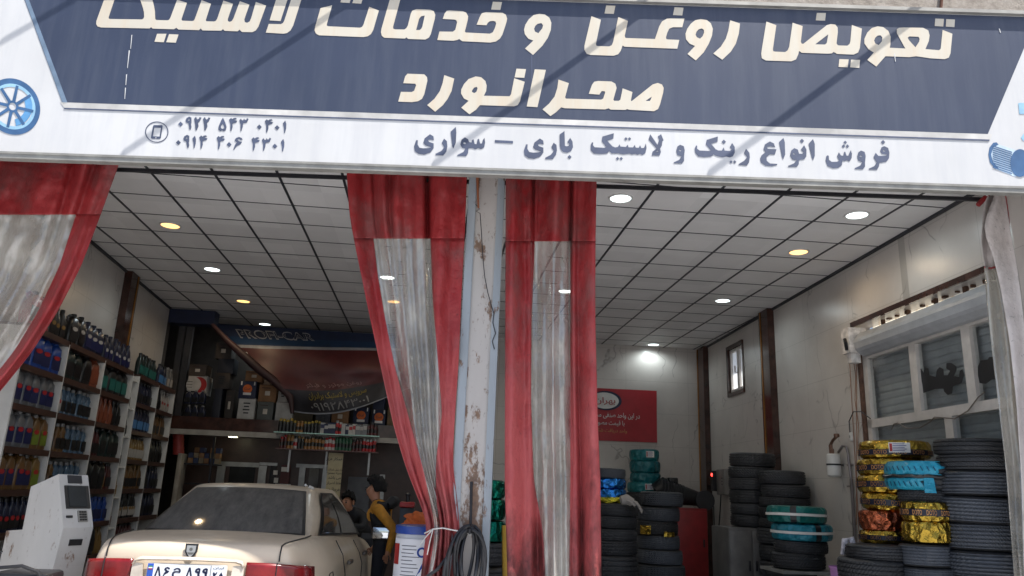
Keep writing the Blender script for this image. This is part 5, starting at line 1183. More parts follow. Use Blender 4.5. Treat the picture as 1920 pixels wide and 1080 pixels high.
DKC = plain('dim_carton', srgb(60,54,50), .8); DKN = plain('dim_navy', srgb(24,28,40), .6)
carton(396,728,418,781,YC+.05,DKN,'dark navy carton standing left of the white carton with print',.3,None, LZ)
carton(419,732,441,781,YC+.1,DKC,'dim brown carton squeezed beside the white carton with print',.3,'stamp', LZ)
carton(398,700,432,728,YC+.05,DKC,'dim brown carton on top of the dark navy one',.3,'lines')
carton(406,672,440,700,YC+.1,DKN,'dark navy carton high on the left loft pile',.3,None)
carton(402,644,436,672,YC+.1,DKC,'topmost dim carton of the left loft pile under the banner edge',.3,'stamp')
# bottle packs left on the loft
for i, px in enumerate((352,365,378)):
    for j,(yt,yb) in enumerate(((738,757),(757,779))):
        p = atY(px, yb, 13.2); pr = bottle_proto('tall', DKB, LBK, SLV, None)
        pr.take('%s dark bottle in the %s row of the pack left on the loft' % (['left','middle','right'][i], ['upper','lower'][j]), 'bottle pack on the loft', (p.x, 13.2, p.z if j==0 else LZ), (0,0,-PI/2), (1.1,1.1,.72))
# banner
r = thing('banner', 'large red and navy banner sagging from the ceiling over the loft', 'banner')
tabL = [(405,607,13.2),(432,648,12.95),(482,692,12.75),(528,727,12.7),(548,772,12.75)]; tabR = [(770,630,13.0),(770,655,12.8),(772,690,12.65),(770,705,12.65),(768,728,12.7)]
NB = 32; rows = []
def bpt(s_, t):
    i = min(3, int(t*4)); f = t*4-i
    L_ = [tabL[i][k]+(tabL[i+1][k]-tabL[i][k])*f for k in range(3)]; R_ = [tabR[i][k]+(tabR[i+1][k]-tabR[i][k])*f for k in range(3)]
    q = [L_[k]+(R_[k]-L_[k])*s_ for k in range(3)]; q[1] += 26*math.sin(PI*s_)*t*t*(1-s_*.5)
    return atY(q[0], q[1], q[2] + .05*math.sin(s_*14+t*7)*t + .03*math.sin(s_*5-t*11))
MBN = [plain('banner_navy', srgb(28,40,66), .5), plain('banner_grey', srgb(120,122,128), .5), plain('banner_red', srgb(64,14,19), .5), plain('banner_black', srgb(26,24,30), .5), plain('banner_blue', srgb(20,46,76), .4)]
def bandm(t0, t1, mat, name, s0=0, s1=1, n=10):
    m = MB(); m.grid([[bpt(s0+(s1-s0)*k/40, t0+(t1-t0)*i/n) for k in range(41)] for i in range(n+1)]); m.build(name, mat, r, smooth=True)
bandm(0,.14,MBN[0],'navy_field'); bandm(.14,.235,MBN[4],'blue_stripe'); bandm(.235,.27,MBN[1],'grey_stripe'); bandm(.27,.76,MBN[2],'red_field'); bandm(.76,.985,MBN[3],'black_field'); bandm(.985,1.0,MBN[1],'hem')
def on_banner(s_, sc, tc, w_, h_, mat, d, off=0):
    me = text_mesh('lettering', s_, width=1, height=1, offset=off)
    for v in me.vertices:
        p = bpt(sc+v.co.x*w_, tc-v.co.y*h_); q = (CAMP-p).normalized(); v.co = p + V((0,-1,0))*d + V((0,-1,0))*abs(v.co.z)
    me.materials.append(mat); o = bpy.data.objects.new('lettering', me); COL.objects.link(o); o.parent = r
on_banner('PROFI-CAR', .285, .105, .40, .11, plain('banner_white', srgb(170,170,172), .5), .012, .035); on_banner('PROFI-CAR', .285, .105, .385, .08, MBN[0], .02)
on_banner(persian('روغن موتور و فیلتر'), .42, .70, .42, .07, plain('banner_pale', srgb(170,140,140), .5), .012); on_banner(persian('سرویس و لاستیک برادران'), .42, .82, .46, .085, plain('banner_yellow', srgb(170,150,60), .5), .012, .008); on_banner('۰۹۱۹۲۸۴۳۰۰۱', .42, .925, .48, .085, plain('banner_white2', srgb(160,158,156), .5), .012, .008)
m = MB(); m.tube([atY(x,y,12.7+.0*i) for i,(x,y) in enumerate(((398,608),(425,638),(455,665),(485,692),(515,715),(545,745),(548,775)))], [.03,.05,.065,.07,.065,.05,.03], 10); ro = m.build('rolled_edge', plain('rolled_dark_red', srgb(44,18,22), .6, var=.6, scale=5), r, smooth=True)
m = MB(); 
for x,y,w_ in ((458,666,.058),(488,694,.066),(518,717,.064)): m.lathe([(w_,-.02),(w_*1.06,0),(w_,.03)], atY(x,y,12.72), 12, V((.6,0,-.8)).normalized(), V((0,1,0)))
m.f = [f for f in m.f if len(f)==4]; m.mi=[0]*len(m.f); m.build('print', LBL, ro)
# glass shelves with cans
r = thing('glass_shelf_rack', 'wall rack of two lit glass shelves holding spray cans', 'shelf rack'); YG = 12.8
ga, gb = atY(514,803,YG), atY(711,823,YG); la, lb = atY(516,840,YG), atY(709,847,YG)
def board(a, b, nm, mat):
    m = MB(); c = (a+b)/2; X = (b-a).normalized(); Z = V((0,1,0)).cross(-X).normalized(); Z = Z if Z.z > 0 else -Z
    m.box(c+V((0,.1,-.008)), ((b-a).length, .22, .016), X, V((0,1,0)), Z); return m.build(nm, mat, r)
ga.z = gb.z = (ga.z+gb.z)/2; la.z = lb.z = (la.z+lb.z)/2
board(ga, gb, 'shelf', plain('glass_shelf', srgb(150,190,180), .1)); board(la, lb, 'shelf', plain('brown_shelf', srgb(90,60,54), .4))
for x in (ga.x+.25, (ga.x+gb.x)/2, gb.x-.15):
    m = MB(); m.box((x, YG+.22, (ga.z+la.z)/2-.12), (.03,.02,.75)); m.build('bracket', ALU, r)
CP = {}
def can_proto(kind, body, cap):
    key = (kind, body.name, cap.name)
    if key in CP: return CP[key]
    if kind == 'box':
        rr = thing('small_box', '', 'box', (0,0,-80)); m = MB(); m.cbox((0,0,.09), (.075,.06,.18), .003); m.build('pack', body, rr); m = MB(); m.box((0,-.031,.12), (.06,.002,.06)); m.build('label', cap, rr)
    else:
        rr = thing('spray_can', '', 'can', (0,0,-80)); m = MB(); m.lathe([(.03,0),(.034,.004),(.034,.15),(.026,.17),(.018,.174)], (0,0,0), 14); m.build('can_body', body, rr, smooth=True)
        m = MB(); m.lathe([(.024,.17),(.024,.205),(.02,.21),(0,.21)], (0,0,0), 12); m.build('cap', cap, rr, smooth=True); m = MB(); m.lathe([(.0348,.05),(.0348,.11)], (0,0,0), 10, arc=2, a0=-PI/2-1); m.f=[f for f in m.f if len(f)==4]; m.mi=[0]*len(m.f); m.build('label', LBK if body is not WHB else RDB, rr)
    CP[key] = Proto(rr); return CP[key]
YEL = P_('can_yellow', (190,160,50)); OCH = P_('can_ochre', (160,110,50)); GRN = P_('can_green', (30,90,60))
up = [('can',BLK,YEL,'black spray can with yellow cap')]*5+[('can',OCH,GLD,'ochre spray can')]*2+[('can',BLK,YEL,'black spray can with yellow cap')]*5+[('box',WHB,LNV,'white narrow box')]+[('box',NAVY,LWH,'navy narrow box')]*3+[('can',RDB,WHB,'red spray can')]*2+[('box',WHB,LWH,'white narrow box')]+[('box',NAVY,LWH,'navy narrow box')]*1+[('box',LWH,RDB,'pale red labelled box')]*2+[('box',GRY,LWH,'grey narrow box')]*3+[('can',DRD,BLK,'dark red can')]*3
lo = [('can',DRD,RDB,'dark red can')]*2+[('can',OCH,GLD,'ochre spray can')]*2+[('can',WHB,BLK,'white can')]+[('can',BLK,GLD,'black spray can with gold cap')]*2+[('can',OCH,BLK,'ochre can with black cap')]*6+[('can',WHB,RDB,'white can with red cap')]*3+[('can',GRN,GRN,'green can')]*5+[('can',DRD,BLK,'dark red can with black cap')]*3+[('can',RDB,WHB,'red can with white cap')]*4
for lst, a, b, nm in ((up, ga, gb, 'upper glass shelf'), (lo, la, lb, 'lower brown shelf')):
    cnt = {}; tot = {}
    for q in lst: tot[q[3]] = tot.get(q[3],0)+1
    for i, (kind, body, cap, wd) in enumerate(lst):
        cnt[wd] = cnt.get(wd,0)+1; x = a.x+.05+(b.x-a.x-.1)*(i+.5)/len(lst)
        L = ('%s on the %s' % ('only '+wd if tot[wd]==1 else '%s of %d %ss' % (['first','second','third','fourth','fifth','sixth','seventh','eighth','ninth','tenth'][cnt[wd]-1], tot[wd], wd), nm)).replace('boxs','boxes').replace(', on',' on')
        can_proto(kind, body, cap).take(L, 'cans and boxes on the glass shelves', (x, YG+.08, a.z), (0,0,random.uniform(-.2,.2)), (random.uniform(.95,1.05),)*2+(random.uniform(.85,1.08),))
# partition below the loft
r = thing('partition', 'dim aluminium and brown panel partition under the loft', 'partition'); YP = 13.9
def prect(m, x0_, y0_, x1_, y1_, Y, th=.04):
    a, b = atY(x0_, y1_, Y), atY(x1_, y0_, Y); m.box2((a.x,Y,a.z),(b.x,Y+th,b.z))
m = MB(); prect(m, 300, 800, 800, 1200, YP+.1); m.build('panel', plain('panel_brown', srgb(74,56,50), .4, var=.4, scale=3), r)
m = MB()
for q in ((400,868,486,873),(400,873,408,1050),(480,873,486,1050),(486,868,520,872),(555,872,620,876),(555,876,562,1050),(600,876,606,1050)): prect(m, *q, YP+.04)
m.build('frame', ALU, r)
for q in ((409,874,479,1050),(563,877,599,1050),(487,873,519,1050)): m = MB(); prect(m, *q, YP+.06, .03); m.build('pane', plain('dark_glass', (.02,.022,.025), .08), r)
m = MB(); prect(m, 635, 895, 695, 1100, YP+.03); m.build('grey_board', plain('grey_board', srgb(96,96,100), .35), r); m = MB(); prect(m, 696, 890, 722, 1100, YP+.02); m.build('aluminium_post', ALU, r)
m = MB(); prect(m, 508, 872, 545, 1050, YP+.02); m.build('notice_board', plain('maroon_board', srgb(84,34,34), .5), r)
for i,q in enumerate(((512,882,521,890),(513,896,522,905),(527,876,539,884),(515,908,545,915))):
    m = MB(); prect(m, *q, YP+.012, .006); tag(m.build('paper_note', LBL), ['small white note, upper left on the maroon board','small white note, middle left on the maroon board','small white note at the top right of the maroon board','wide white note at the bottom of the maroon board'][i], 'note', 'paper notes on the maroon board')
c = atY(436,824,13.5); m = MB(); m.lathe([(.0,0),(.07,0),(.07,.02),(0,.02)], (c.x,13.5,zb-.072), 16); tag(m.build('small_lamp', emit('small_lamp_glow', (1,.95,.6), 6)), 'small glowing lamp under the loft edge', 'lamp')
# paper sign
r = thing('paper_sign', 'tall cream paper sign with black handwriting in front of the partition', 'paper sign'); YS = 12.9
a, b = atY(608,940,YS), atY(644,850,YS); m = MB(); m.box2((a.x,YS,a.z-.2),(b.x,YS+.01,b.z)); m.build('sheet', plain('cream_paper', srgb(176,164,132), .7, var=.12), r)
for s_, py, w_ in (('همکار عزیز',861,.26),('به دلیل شراکت',881,.24),('نسیه ممنوع',888,.25),('می باشد',896,.2),('لطفا اصرار',906,.24),('نفرمائید',918,.2)):
    me = text_mesh('lettering', persian(s_), width=w_, offset=.008); place(me, 'lettering', BLACK, atY(627,py,YS-.004), V((1,0,0)), ZU, r)
# odds under the loft on the left: red stack, pale column, dark shelf with goods
m = MB()
for k in range(5): c = atY(331, 848-8*k, 13.2); m.lathe([(.0,-.035),(.085,-.035),(.09,0),(.085,.035),(0,.035)], (c.x,13.3,c.z), 16)
tag(m.build('filter_stack', plain('filter_red', srgb(150,50,44), .5), smooth=True), 'stack of red round filters under the left loft end', 'filters')
a, b = atY(320,945,13.15), atY(342,850,13.15); m = MB(); m.cbox(((a.x+b.x)/2,13.3,b.z/2),(b.x-a.x,.3,b.z),.01); tag(m.build('pale_locker', plain('pale_locker', srgb(150,142,130), .5), smooth=True), 'narrow pale locker under the red filter stack', 'locker')
r = thing('goods_rack', 'dark rack with boxed filters under the loft', 'rack'); 
for y in (868, 905): a, b = atY(345,y,13.3), atY(405,y,13.3); m = MB(); m.box2((a.x,13.3,a.z-.02),(b.x,13.7,a.z)); m.build('rack_board', DARKM, r)
for x in (345,405): a = atY(x,800,13.3); m = MB(); m.box2((a.x-.015,13.3,0),(a.x+.015,13.34,zb-.09)); m.build('rack_post', DARKM, r)
a = atY(352,868,13.35); random.seed(9)
for k in range(6):
    for j in range(3 if k%3 else 2):
        m = MB(); m.cbox((a.x+.02+.085*k,13.45,a.z+.045+.085*j),(.078,.12,.08),.004); tag(m.build('filter_box', [CARTON,plain('box_blue',srgb(50,60,90),.6),plain('box_beige',srgb(140,124,100),.7)][(k+j)%3]), '%s small filter box, column %s on the dark rack under the loft' % (['bottom','second','top'][j], ['one','two','three','four','five','six'][k]), 'box', 'filter boxes on the dark rack')

# ================================================================== KIOSK, BLACK TRAY
th_ = math.radians(32); ka = V((math.cos(th_), -math.sin(th_), 0)); kb = V((math.sin(th_), math.cos(th_), 0)); KP = atY(110,889,6.5)
def K(px, py): p = onpl(px, py, KP, kb); return ((p-KP).dot(ka), p.z)
side = [K(*p) for p in ((110,889),(118.6,990),(100,1064))]
bot = (side[2][0]+(side[2][0]-side[1][0])/(side[2][1]-side[1][1])*(.05-side[2][1])*.35, .05); 
lft = [K(*p) for p in ((12,995),(42,993),(58,912.5))]
poly = [side[0], side[1], side[2], bot, (lft[0][0]-.02, .05), lft[0], lft[1], lft[2]]
pr_ = onpl(151, 889, KP, ka); kw = (pr_-KP).dot(kb); print('kiosk width', kw, poly); kw = max(.25, min(.5, kw))
r = thing('service_kiosk', 'dirty white service kiosk with small screen and keypad left of the car', 'kiosk', (KP.x, KP.y, 0))
q3 = lambda a, z, b=0: ka*a + kb*b + ZU*z
m = MB(); m.prism([q3(a, z) for a, z in poly], kb*kw); m.build('housing', m_painted_rust('kiosk_paint', srgb(196,194,190), .60), r)
m = MB(); m.prism([q3(a, z) for a, z in ((poly[3][0]-.05,0),(poly[3][0]-.05,.05),(poly[4][0]+.05,.05),(poly[4][0]+.05,0))], kb*kw); m.build('plinth', DARKM, r)
def face(i, s0, s1, t0, t1, d, th=.01):
    """rect on the front faces: i segment of the front profile, s across kb (0..1), t along profile"""
    A_, B2 = V((poly[i][0],0,poly[i][1])), V((poly[i+1][0],0,poly[i+1][1])); D_ = B2-A_; Nn = V((-D_.z,0,D_.x)).normalized(); Nn = Nn if Nn.x > 0 else -Nn
    cs = []
    for t, s_ in ((t0,s0),(t0,s1),(t1,s1),(t1,s0)):
        p = A_+D_*t; cs.append(ka*(p.x+Nn.x*d)+ZU*(p.z+Nn.z*d)+kb*(s_*kw))
    nn = ka*Nn.x+ZU*Nn.z; return cs, nn*th
def fput(nm, mat, i, s0, s1, t0, t1, d=.001, th=.008, par=None):
    m = MB(); c, e = face(i, s0, s1, t0, t1, d, th); m.prism(c, e); return m.build(nm, mat, par or r)
fput('speaker_grille', DARKM, 0, .28, .75, .02, .17); sc_ = fput('screen_bezel', BLACK, 0, .14, .95, .22, .65); fput('screen', plain('screen_glass', (.03,.034,.036), .08), 0, .24, .84, .25, .62, .0105, .003, sc_)
kp = fput('keypad', GREYM, 0, .50, .82, .69, .90)
for a_ in range(3):
    for b_ in range(4): fput('key', BLACK, 0, .54+.085*a_, .605+.085*a_, .705+.048*b_, .735+.048*b_, .0105, .004, kp)
fput('card_slot', BLACK, 0, .12, .32, .78, .82); fput('receipt_slot', BLACK, 1, .30, .72, .30, .46)
r = thing('battery_tray', 'black plastic tray with a looped cable beside the kiosk foot', 'tray', (0,0,0)); c = atY(50,1068,5.9)
m = MB(); m.cbox((c.x,5.95,c.z-.09),(.36,.28,.16),.03); m.build('tray_body', BLACK, r, smooth=True)
m = MB(); m.box((c.x,5.95,(c.z-.17)/2),(.2,.2,c.z-.17)); m.build('stand', DARKM, r)
m = MB(); m.tube([V((c.x-.26,5.8,c.z-.03)), V((c.x-.12,5.78,c.z+.02)), V((c.x+.02,5.78,c.z+.035)), V((c.x+.12,5.8,c.z)), V((c.x+.17,5.82,c.z-.1))], .012, 8); m.tube([V((c.x-.30,5.85,c.z+.0)), V((c.x-.16,5.86,c.z+.12))], .006, 6); m.build('cable', BLACK, r, smooth=True)

# ================================================================== DRUM, RED BOX, ORANGE CLOTH
c = atY(789, 992, 6.75); rr_ = atY(834,992,6.75).x - c.x; r = thing('plastic_drum', 'white drum with blue lid and printed label behind the tied curtain', 'drum', (c.x, 6.75, 0)); h = atY(789,985,6.75).z
m = MB(); m.lathe([(rr_*.9,0),(rr_*.98,.03),(rr_*1.05,h*.5),(rr_*1.0,h-.08),(rr_*.96,h-.06),(0,h-.06)], (0,0,0), 40); m.build('drum_body', plain('drum_white', srgb(205,205,208), .35, var=.08), r, smooth=True)
m = MB(); m.lathe([(rr_*1.02,h-.065),(rr_*1.04,h-.06),(rr_*1.04,h-.005),(rr_*1.0,h),(0,h-.004)], (0,0,0), 40); m.build('lid', BLUEP, r, smooth=True)
AD = -PI/2-.02
def dl(nm, mat, a0, a1, z0_, z1_, k=1.06, par=None):
    m = MB(); m.lathe([(rr_*k*1.0,h-z1_),(rr_*k*1.0,h-z0_)], (0,0,0), 10, arc=a1-a0, a0=a0); m.f=[f for f in m.f if len(f)==4]; m.mi=[0]*len(m.f); return m.build(nm, mat, par or r, smooth=True)
lb_ = dl('label', plain('drum_label', srgb(222,222,226), .4, var=.05), AD-1.2, AD+1.2, .10, .62)
dl('label_patch', REDP, AD-1.2, AD-.85, .14, .30, 1.065, lb_)
for k in range(9): dl('label_line', plain('print_grey', srgb(90,92,100), .5), AD-.72+.04*(k%2), AD-.72+.04*(k%2)+random.uniform(.5,.75), .15+.028*k, .156+.028*k, 1.066, lb_)
m = MB(); Rr = rr_*1.067
A3 = lambda a, z: V((Rr*math.cos(AD+a), Rr*math.sin(AD+a), h-z))
m.grid([[A3(-.35+.6*t+(.0-.0)*s_, .52-.28*t*1.0) if s_==0 else A3(.45, .52-.28*t) for s_ in (0,1)] for t in [k/8 for k in range(9)]]); m.grid([[A3(-.35,.54), A3(.45,.54)],[A3(-.35,.52),A3(.45,.52)]]); m.build('label_patch', BLUEP, lb_)
m = MB(); m.lathe([(.025,-.004),(.04,-.004),(.04,0),(.025,0)], A3(.12,.20), 20, V((math.cos(AD+.12),math.sin(AD+.12),0)), ZU, close=True); m.build('label_ring', BLUEP, lb_)
c = atY(764,946,8.6); r = thing('tool_chest', 'black tool chest with a red top behind the drum', 'tool chest', (c.x,8.6,0))
m = MB(); m.cbox((0,0,(c.z-.03)/2),(.15,.3,c.z-.03),.01); m.build('case', BLACK, r, smooth=True); m = MB(); m.cbox((0,0,c.z),(.16,.31,.055),.015); m.build('lid', REDP, r, smooth=True); m = MB(); m.lathe([(.02,0),(.02,.06),(.03,.07),(.03,.09),(0,.1)], (0,0,c.z+.025), 12); m.build('knob', BLACK, r, smooth=True)
c = atY(790,978,7.2); r = thing('work_cloth', 'crumpled orange cloth bundle lying behind the blue drum lid', 'cloth', (c.x,7.2,c.z)); bm = bmesh.new(); bmesh.ops.create_icosphere(bm, subdivisions=4, radius=1)
for v in bm.verts: k = 1+.16*math.sin(v.co.x*9+v.co.z*5)+.12*math.sin(v.co.y*13+v.co.x*7)+.08*math.sin(v.co.z*19); v.co = V((v.co.x*.15*k, v.co.y*.11*k, v.co.z*.085*k))
me = bpy.data.meshes.new('bundle'); bm.to_mesh(me); bm.free(); me.materials.append(ORANGE); me.shade_smooth(); o = bpy.data.objects.new('bundle', me); COL.objects.link(o); o.parent = r
m = MB(); m.lathe([(0,-c.z),(.16,-c.z),(.16,-.06),(0,-.06)], (0,0,0), 16); m.build('stool', DARKM, r)
# ================================================================== CAR
CR = thing('parked_car', 'dusty champagne saloon car backed towards the street in the left opening', 'car', (-1.545*1.09, 5.50*1.09, 1.5*(1-1.09)), rz=math.radians(-3.0)); CR.scale = (1.09, 1.09, 1.09)
def csec(y):
    """half width at the shoulder, shoulder height, centre height, half width at the waist at station y"""
    T = [(.0,.62,.62,.63,.66),(.05,.65,.68,.685,.69),(.09,.66,.695,.70,.70),(.11,.625,.93,.935,.705),(.125,.62,1.035,1.04,.71),(.16,.625,1.085,1.095,.715),(.24,.64,1.10,1.115,.74),(.50,.68,1.11,1.13,.80),(.80,.705,1.115,1.14,.85),(1.4,.735,1.085,1.12,.865),(2.4,.755,1.02,1.05,.87),(3.2,.745,.98,1.02,.865),(3.9,.70,.90,.95,.84),(4.3,.62,.80,.84,.79),(4.45,.55,.66,.68,.72),(4.48,.5,.56,.57,.66)]
    for a, b in zip(T, T[1:]):
        if y <= b[0]:
            f = (y-a[0])/(b[0]-a[0]); return [a[i]+(b[i]-a[i])*f for i in range(1,5)]
    return T[-1][1:]
def bow(y, x): return .16*(abs(x)/.76)**3.0*max(0, 1-y/1.0)            # plan curvature of the tail
def cring(y):
    wt, zs_, zc, w_ = csec(y); lo = .38
    half = [(0,zc),(wt*.5,zc-(zc-zs_)*.3),(wt-.05,zs_+.004),(wt+.0,zs_-.012),(wt+.35*(w_-wt),zs_-.07 if zs_>.7 else zs_-.03),(w_-.012,zs_-.2 if zs_>.85 else zs_-.08),(w_,.66 if zs_>.75 else min(.52,zs_-.1)),(w_,.54),(w_-.01,.46),(w_-.04,lo),(w_-.12,.29),(0,.28)]
    ring = half + [(-x,z) for x,z in reversed(half[1:-1])]
    return [V((x, y+bow(y,x), z)) for x,z in ring]
ysn = [0,.025,.05,.09,.102,.115,.125,.14,.16,.19,.24,.34,.5,.8,1.1,1.4,1.9,2.4,2.8,3.2,3.6,3.9,4.15,4.3,4.4,4.45,4.48]
m = MB(); rings = [cring(y) for y in ysn]; n = len(rings[0])
vs = [p for q in rings for p in q]; fs = [(i*n+k, i*n+(k+1)%n, (i+1)*n+(k+1)%n, (i+1)*n+k) for i in range(len(rings)-1) for k in range(n)]
fs += [tuple(range(n)), tuple((len(rings)-1)*n+k for k in range(n))]
m.add(vs, fs); BODY = m.build('body_shell', PAINT, CR, smooth=True, angle=50)
md = BODY.modifiers.new('s','SUBSURF'); md.levels = md.render_levels = 1
# cabin
gb_ = {'RL':(-.645,.80,1.10),'RR':(.645,.80,1.10),'FR':(.70,3.25,.98),'FL':(-.70,3.25,.98)}; gt_ = {'RL':(-.50,1.50,1.452),'RR':(.50,1.50,1.452),'FR':(.54,2.40,1.445),'FL':(-.54,2.40,1.445)}
def wallp(a, b, s_, t, bulge):
    p0 = V(gb_[a]).lerp(V(gb_[b]), s_); p1 = V(gt_[a]).lerp(V(gt_[b]), s_); p = p0.lerp(p1, t)
    d = V((0,-1,0)) if a == 'RL' else (V((0,1,0)) if a == 'FL' or a == 'FR' and b == 'FL' else V((1,0,0)) if a == 'RR' else V((-1,0,0)))
    k = (1-(2*s_-1)**2) if abs(d.y) else 1
    p += d*bulge*k + V((0,0,.02))*((1-(2*s_-1)**2) if abs(d.y) else 0)*t
    p += d*.035*math.sin(PI*t)
    return p
cm = MB(); order = [('RL','RR',.05),('RR','FR',0),('FR','FL',.08),('FL','RL',0)]
rows = []
NT_ = 10; NS = 12
for t in [i/NT_ for i in range(-1, NT_+1)]:
    row = []
    for a, b, bl in order:
        for k in range(NS): row.append(wallp(a, b, k/NS, t, bl))
    rows.append(row)
nn_ = len(rows[0]); vs = [p for q in rows for p in q]; fs = [(i*nn_+k, i*nn_+(k+1)%nn_, (i+1)*nn_+(k+1)%nn_, (i+1)*nn_+k) for i in range(len(rows)-1) for k in range(nn_)]
cm.add(vs, fs)
# roof: shrink rings toward the middle
top = rows[-1]; cen = V((0,1.95,1.475)); prev = len(vs)-nn_; add = []
for f_, dz in ((.93,.012),(.8,.022),(.5,.03),(.2,.033)):
    add.append([cen.lerp(p, f_)*1 for p in top])
    for i, p in enumerate(add[-1]): p.z = top[i].z*(f_) + cen.z*(1-f_) + dz*.4
base = len(cm.v)
for q in add: cm.v += q
idx = [prev] + [base+j*nn_ for j in range(len(add))]
for u, v_ in zip(idx, idx[1:]):
    for k in range(nn_): cm.f.append((u+k, u+(k+1)%nn_, v_+(k+1)%nn_, v_+k)); cm.mi.append(0)
cm.f.append(tuple(idx[-1]+k for k in range(nn_))); cm.mi.append(0)
cab = cm.build('cabin', PAINT, CR, smooth=True, angle=60); md = cab.modifiers.new('s','SUBSURF'); md.levels = md.render_levels = 1
def glass(name, a, b, bl, poly_s, off, mat=DGLASS, par=CR, N1=14):
    """poly_s: function t -> (s0, s1)"""
    m = MB(); rows = []; t0, t1 = poly_s[0][0], poly_s[-1][0]
    for i in range(N1+1):
        t = t0+(t1-t0)*i/N1
        for (ta,s0a,s1a),(tb,s0b,s1b) in zip(poly_s, poly_s[1:]):
            if t <= tb+1e-9: f = (t-ta)/(tb-ta); s0 = s0a+(s0b-s0a)*f; s1 = s1a+(s1b-s1a)*f; break
        d = {'RL':V((0,-.75,.6)),'RR':V((1,0,.15)),'FR':V((0,.7,.7)),'FL':V((-1,0,.15))}[a]
        rows.append([wallp(a, b, s0+(s1-s0)*k/16, t, bl)+d*off for k in range(17)])
    m.grid(rows); return m.build(name, mat, par, smooth=True, angle=180)
GSK = plain('window_gasket', (.012,.012,.014), .5)
rw_ = glass('rear_window', 'RL','RR',.05, [(.03,.025,.975),(.5,.03,.97),(.93,.05,.95)], .010, GSK)
glass('glass', 'RL','RR',.05, [(.06,.045,.955),(.5,.05,.95),(.90,.07,.93)], .014, DGLASS, rw_)
for a, b, fl in (('RR','FR',False),('FL','RL',True)):
    ps = [(.04,.10,.97),(.5,.10,.84),(.80,.10,.74),(.93,.16,.64)]
    if fl: ps = [(t,1-s1,1-s0) for t,s0,s1 in ps]
    sw = glass('side_window', a, b, 0, ps, .018, GSK)
    pq = [(.08,.13,.90),(.5,.13,.81),(.78,.13,.72),(.90,.18,.62)]
    if fl: pq = [(t,1-s1,1-s0) for t,s0,s1 in pq]
    gp = [(t, s0, s0+(s1-s0)*(.46)) for t,s0,s1 in pq]; gq = [(t, s0+(s1-s0)*.50, s1) for t,s0,s1 in pq]
    glass('glass', a, b, 0, gp, .022, DGLASS, sw); glass('glass', a, b, 0, gq, .022, DGLASS, sw)
ws = glass('windscreen', 'FR','FL',.08, [(.05,.04,.96),(.94,.06,.94)], .012, GSK); glass('glass','FR','FL',.08,[(.08,.06,.94),(.91,.08,.92)],.016,DGLASS,ws)
# tail: surface helper on the rear face
def rear(x, z, off=.0):
    # y where the tail surface has height z
    T = [(.09,.695),(.11,.93),(.125,1.035),(.16,1.085)]
    y = .105
    for (ya_,za_),(yb_,zb_) in zip(T, T[1:]):
        if za_ <= z <= zb_: y = ya_+(yb_-ya_)*(z-za_)/(zb_-za_)
    return V((x, y+bow(y,x)-off, z))
LAMP = NT('tail_lamp_red'); LAMP.color(LAMP.ramp(LAMP.noise(LAMP.coord(), 9, 5), [(.3, srgb(92,14,18)), (.7, srgb(130,28,30))])); LAMP.set(Roughness=.2, Coat_Weight=.3); LAMP = LAMP.m
CLRL = plain('reverse_lens', srgb(190,170,160), .2)
for sx in (-1, 1):
    m = MB(); rows = []
    for z in (.74,.79,.85,.91,.95,.975):
        row = []
        for k in range(13):
            x = .375 + (.695-.375)*k/12; drop = .018*(k/12)**2
            row.append(rear(sx*x, z-drop, .016+.006*math.sin(PI*k/12)))
        wt, zs_, zc, w_ = csec(.3)
        for y in (.28,.36,.42): row.append(V((sx*(.737+.045*(y-.26)/.2+.012*(1-abs(z-.85)/.12)), y+.0, z-.02-(y-.25)*.12)))
        rows.append(row)
    m.grid(rows, flip=sx<0); o = m.build('tail_lamp', LAMP, CR, smooth=True, angle=180); md = o.modifiers.new('t','SOLIDIFY'); md.thickness = .02
    m = MB(); m.grid([[rear(sx*x, z, .026) for x in (.44,.47,.50,.53)] for z in (.75,.785,.815)], flip=sx<0); m.build('reverse_lens', CLRL, o, smooth=True)
    m = MB(); m.tube([rear(sx*.57, z, .026) for z in (.75,.85,.95,.975)], .004, 5); m.build('lamp_joint', GSK, o)
# seams
for sx in (-1,1):
    m = MB(); m.tube([rear(sx*.575, z, .004) for z in (.98,1.0,1.03,1.06,1.08)]+[V((sx*.585,.26,1.094)),V((sx*.61,.36,1.103)),V((sx*.65,.60,1.113)),V((sx*.66,.76,1.12))], .0055, 6); m.build('panel_gap', GSK, CR)
    m = MB(); m.tube([V((sx*(.872),1.25,z)) for z in (.35,.6,.8)]+[V((sx*.84,1.25,.95)),V((sx*.77,1.27,1.06))], .004, 5); m.build('panel_gap', GSK, CR)
    m = MB(); m.tube([V((sx*(.874),2.25,z)) for z in (.35,.6,.8)]+[V((sx*.84,2.25,.9)),V((sx*.775,2.25,1.005))], .004, 5); m.build('panel_gap', GSK, CR)
# plate surround and plate
GAR = plain('garnish_paint', srgb(210,198,184), .3, .2)
m = MB(); N1 = 20
def gx(x, z, d): return rear(x, z, d)
top_ = [(-.365,.962),(-.35,.985),(-.31,.995),(0,1.0),(.31,.995),(.35,.985),(.365,.962)]
m.grid([[gx(x,z,.03) for x,z in top_],[gx(x,z-.016,.045) for x,z in top_],[gx(x*.97,z-.026,.03) for x,z in top_]], flip=True)
o = m.build('plate_garnish', GAR, CR, smooth=True); md = o.modifiers.new('t','SOLIDIFY'); md.thickness = .012
for sx in (-1,1): m = MB(); m.prism([gx(sx*.365,.955,.03),gx(sx*.295,.95,.03),gx(sx*.275,.72,.03),gx(sx*.365,.72,.03)], (0,.02,0)); m.build('plate_garnish', GAR, CR)
pl = thing('number_plate', '', ''); del pl['label']; del pl['category']; pl.parent = CR
zp = .900; yp = rear(0,.900,.016).y
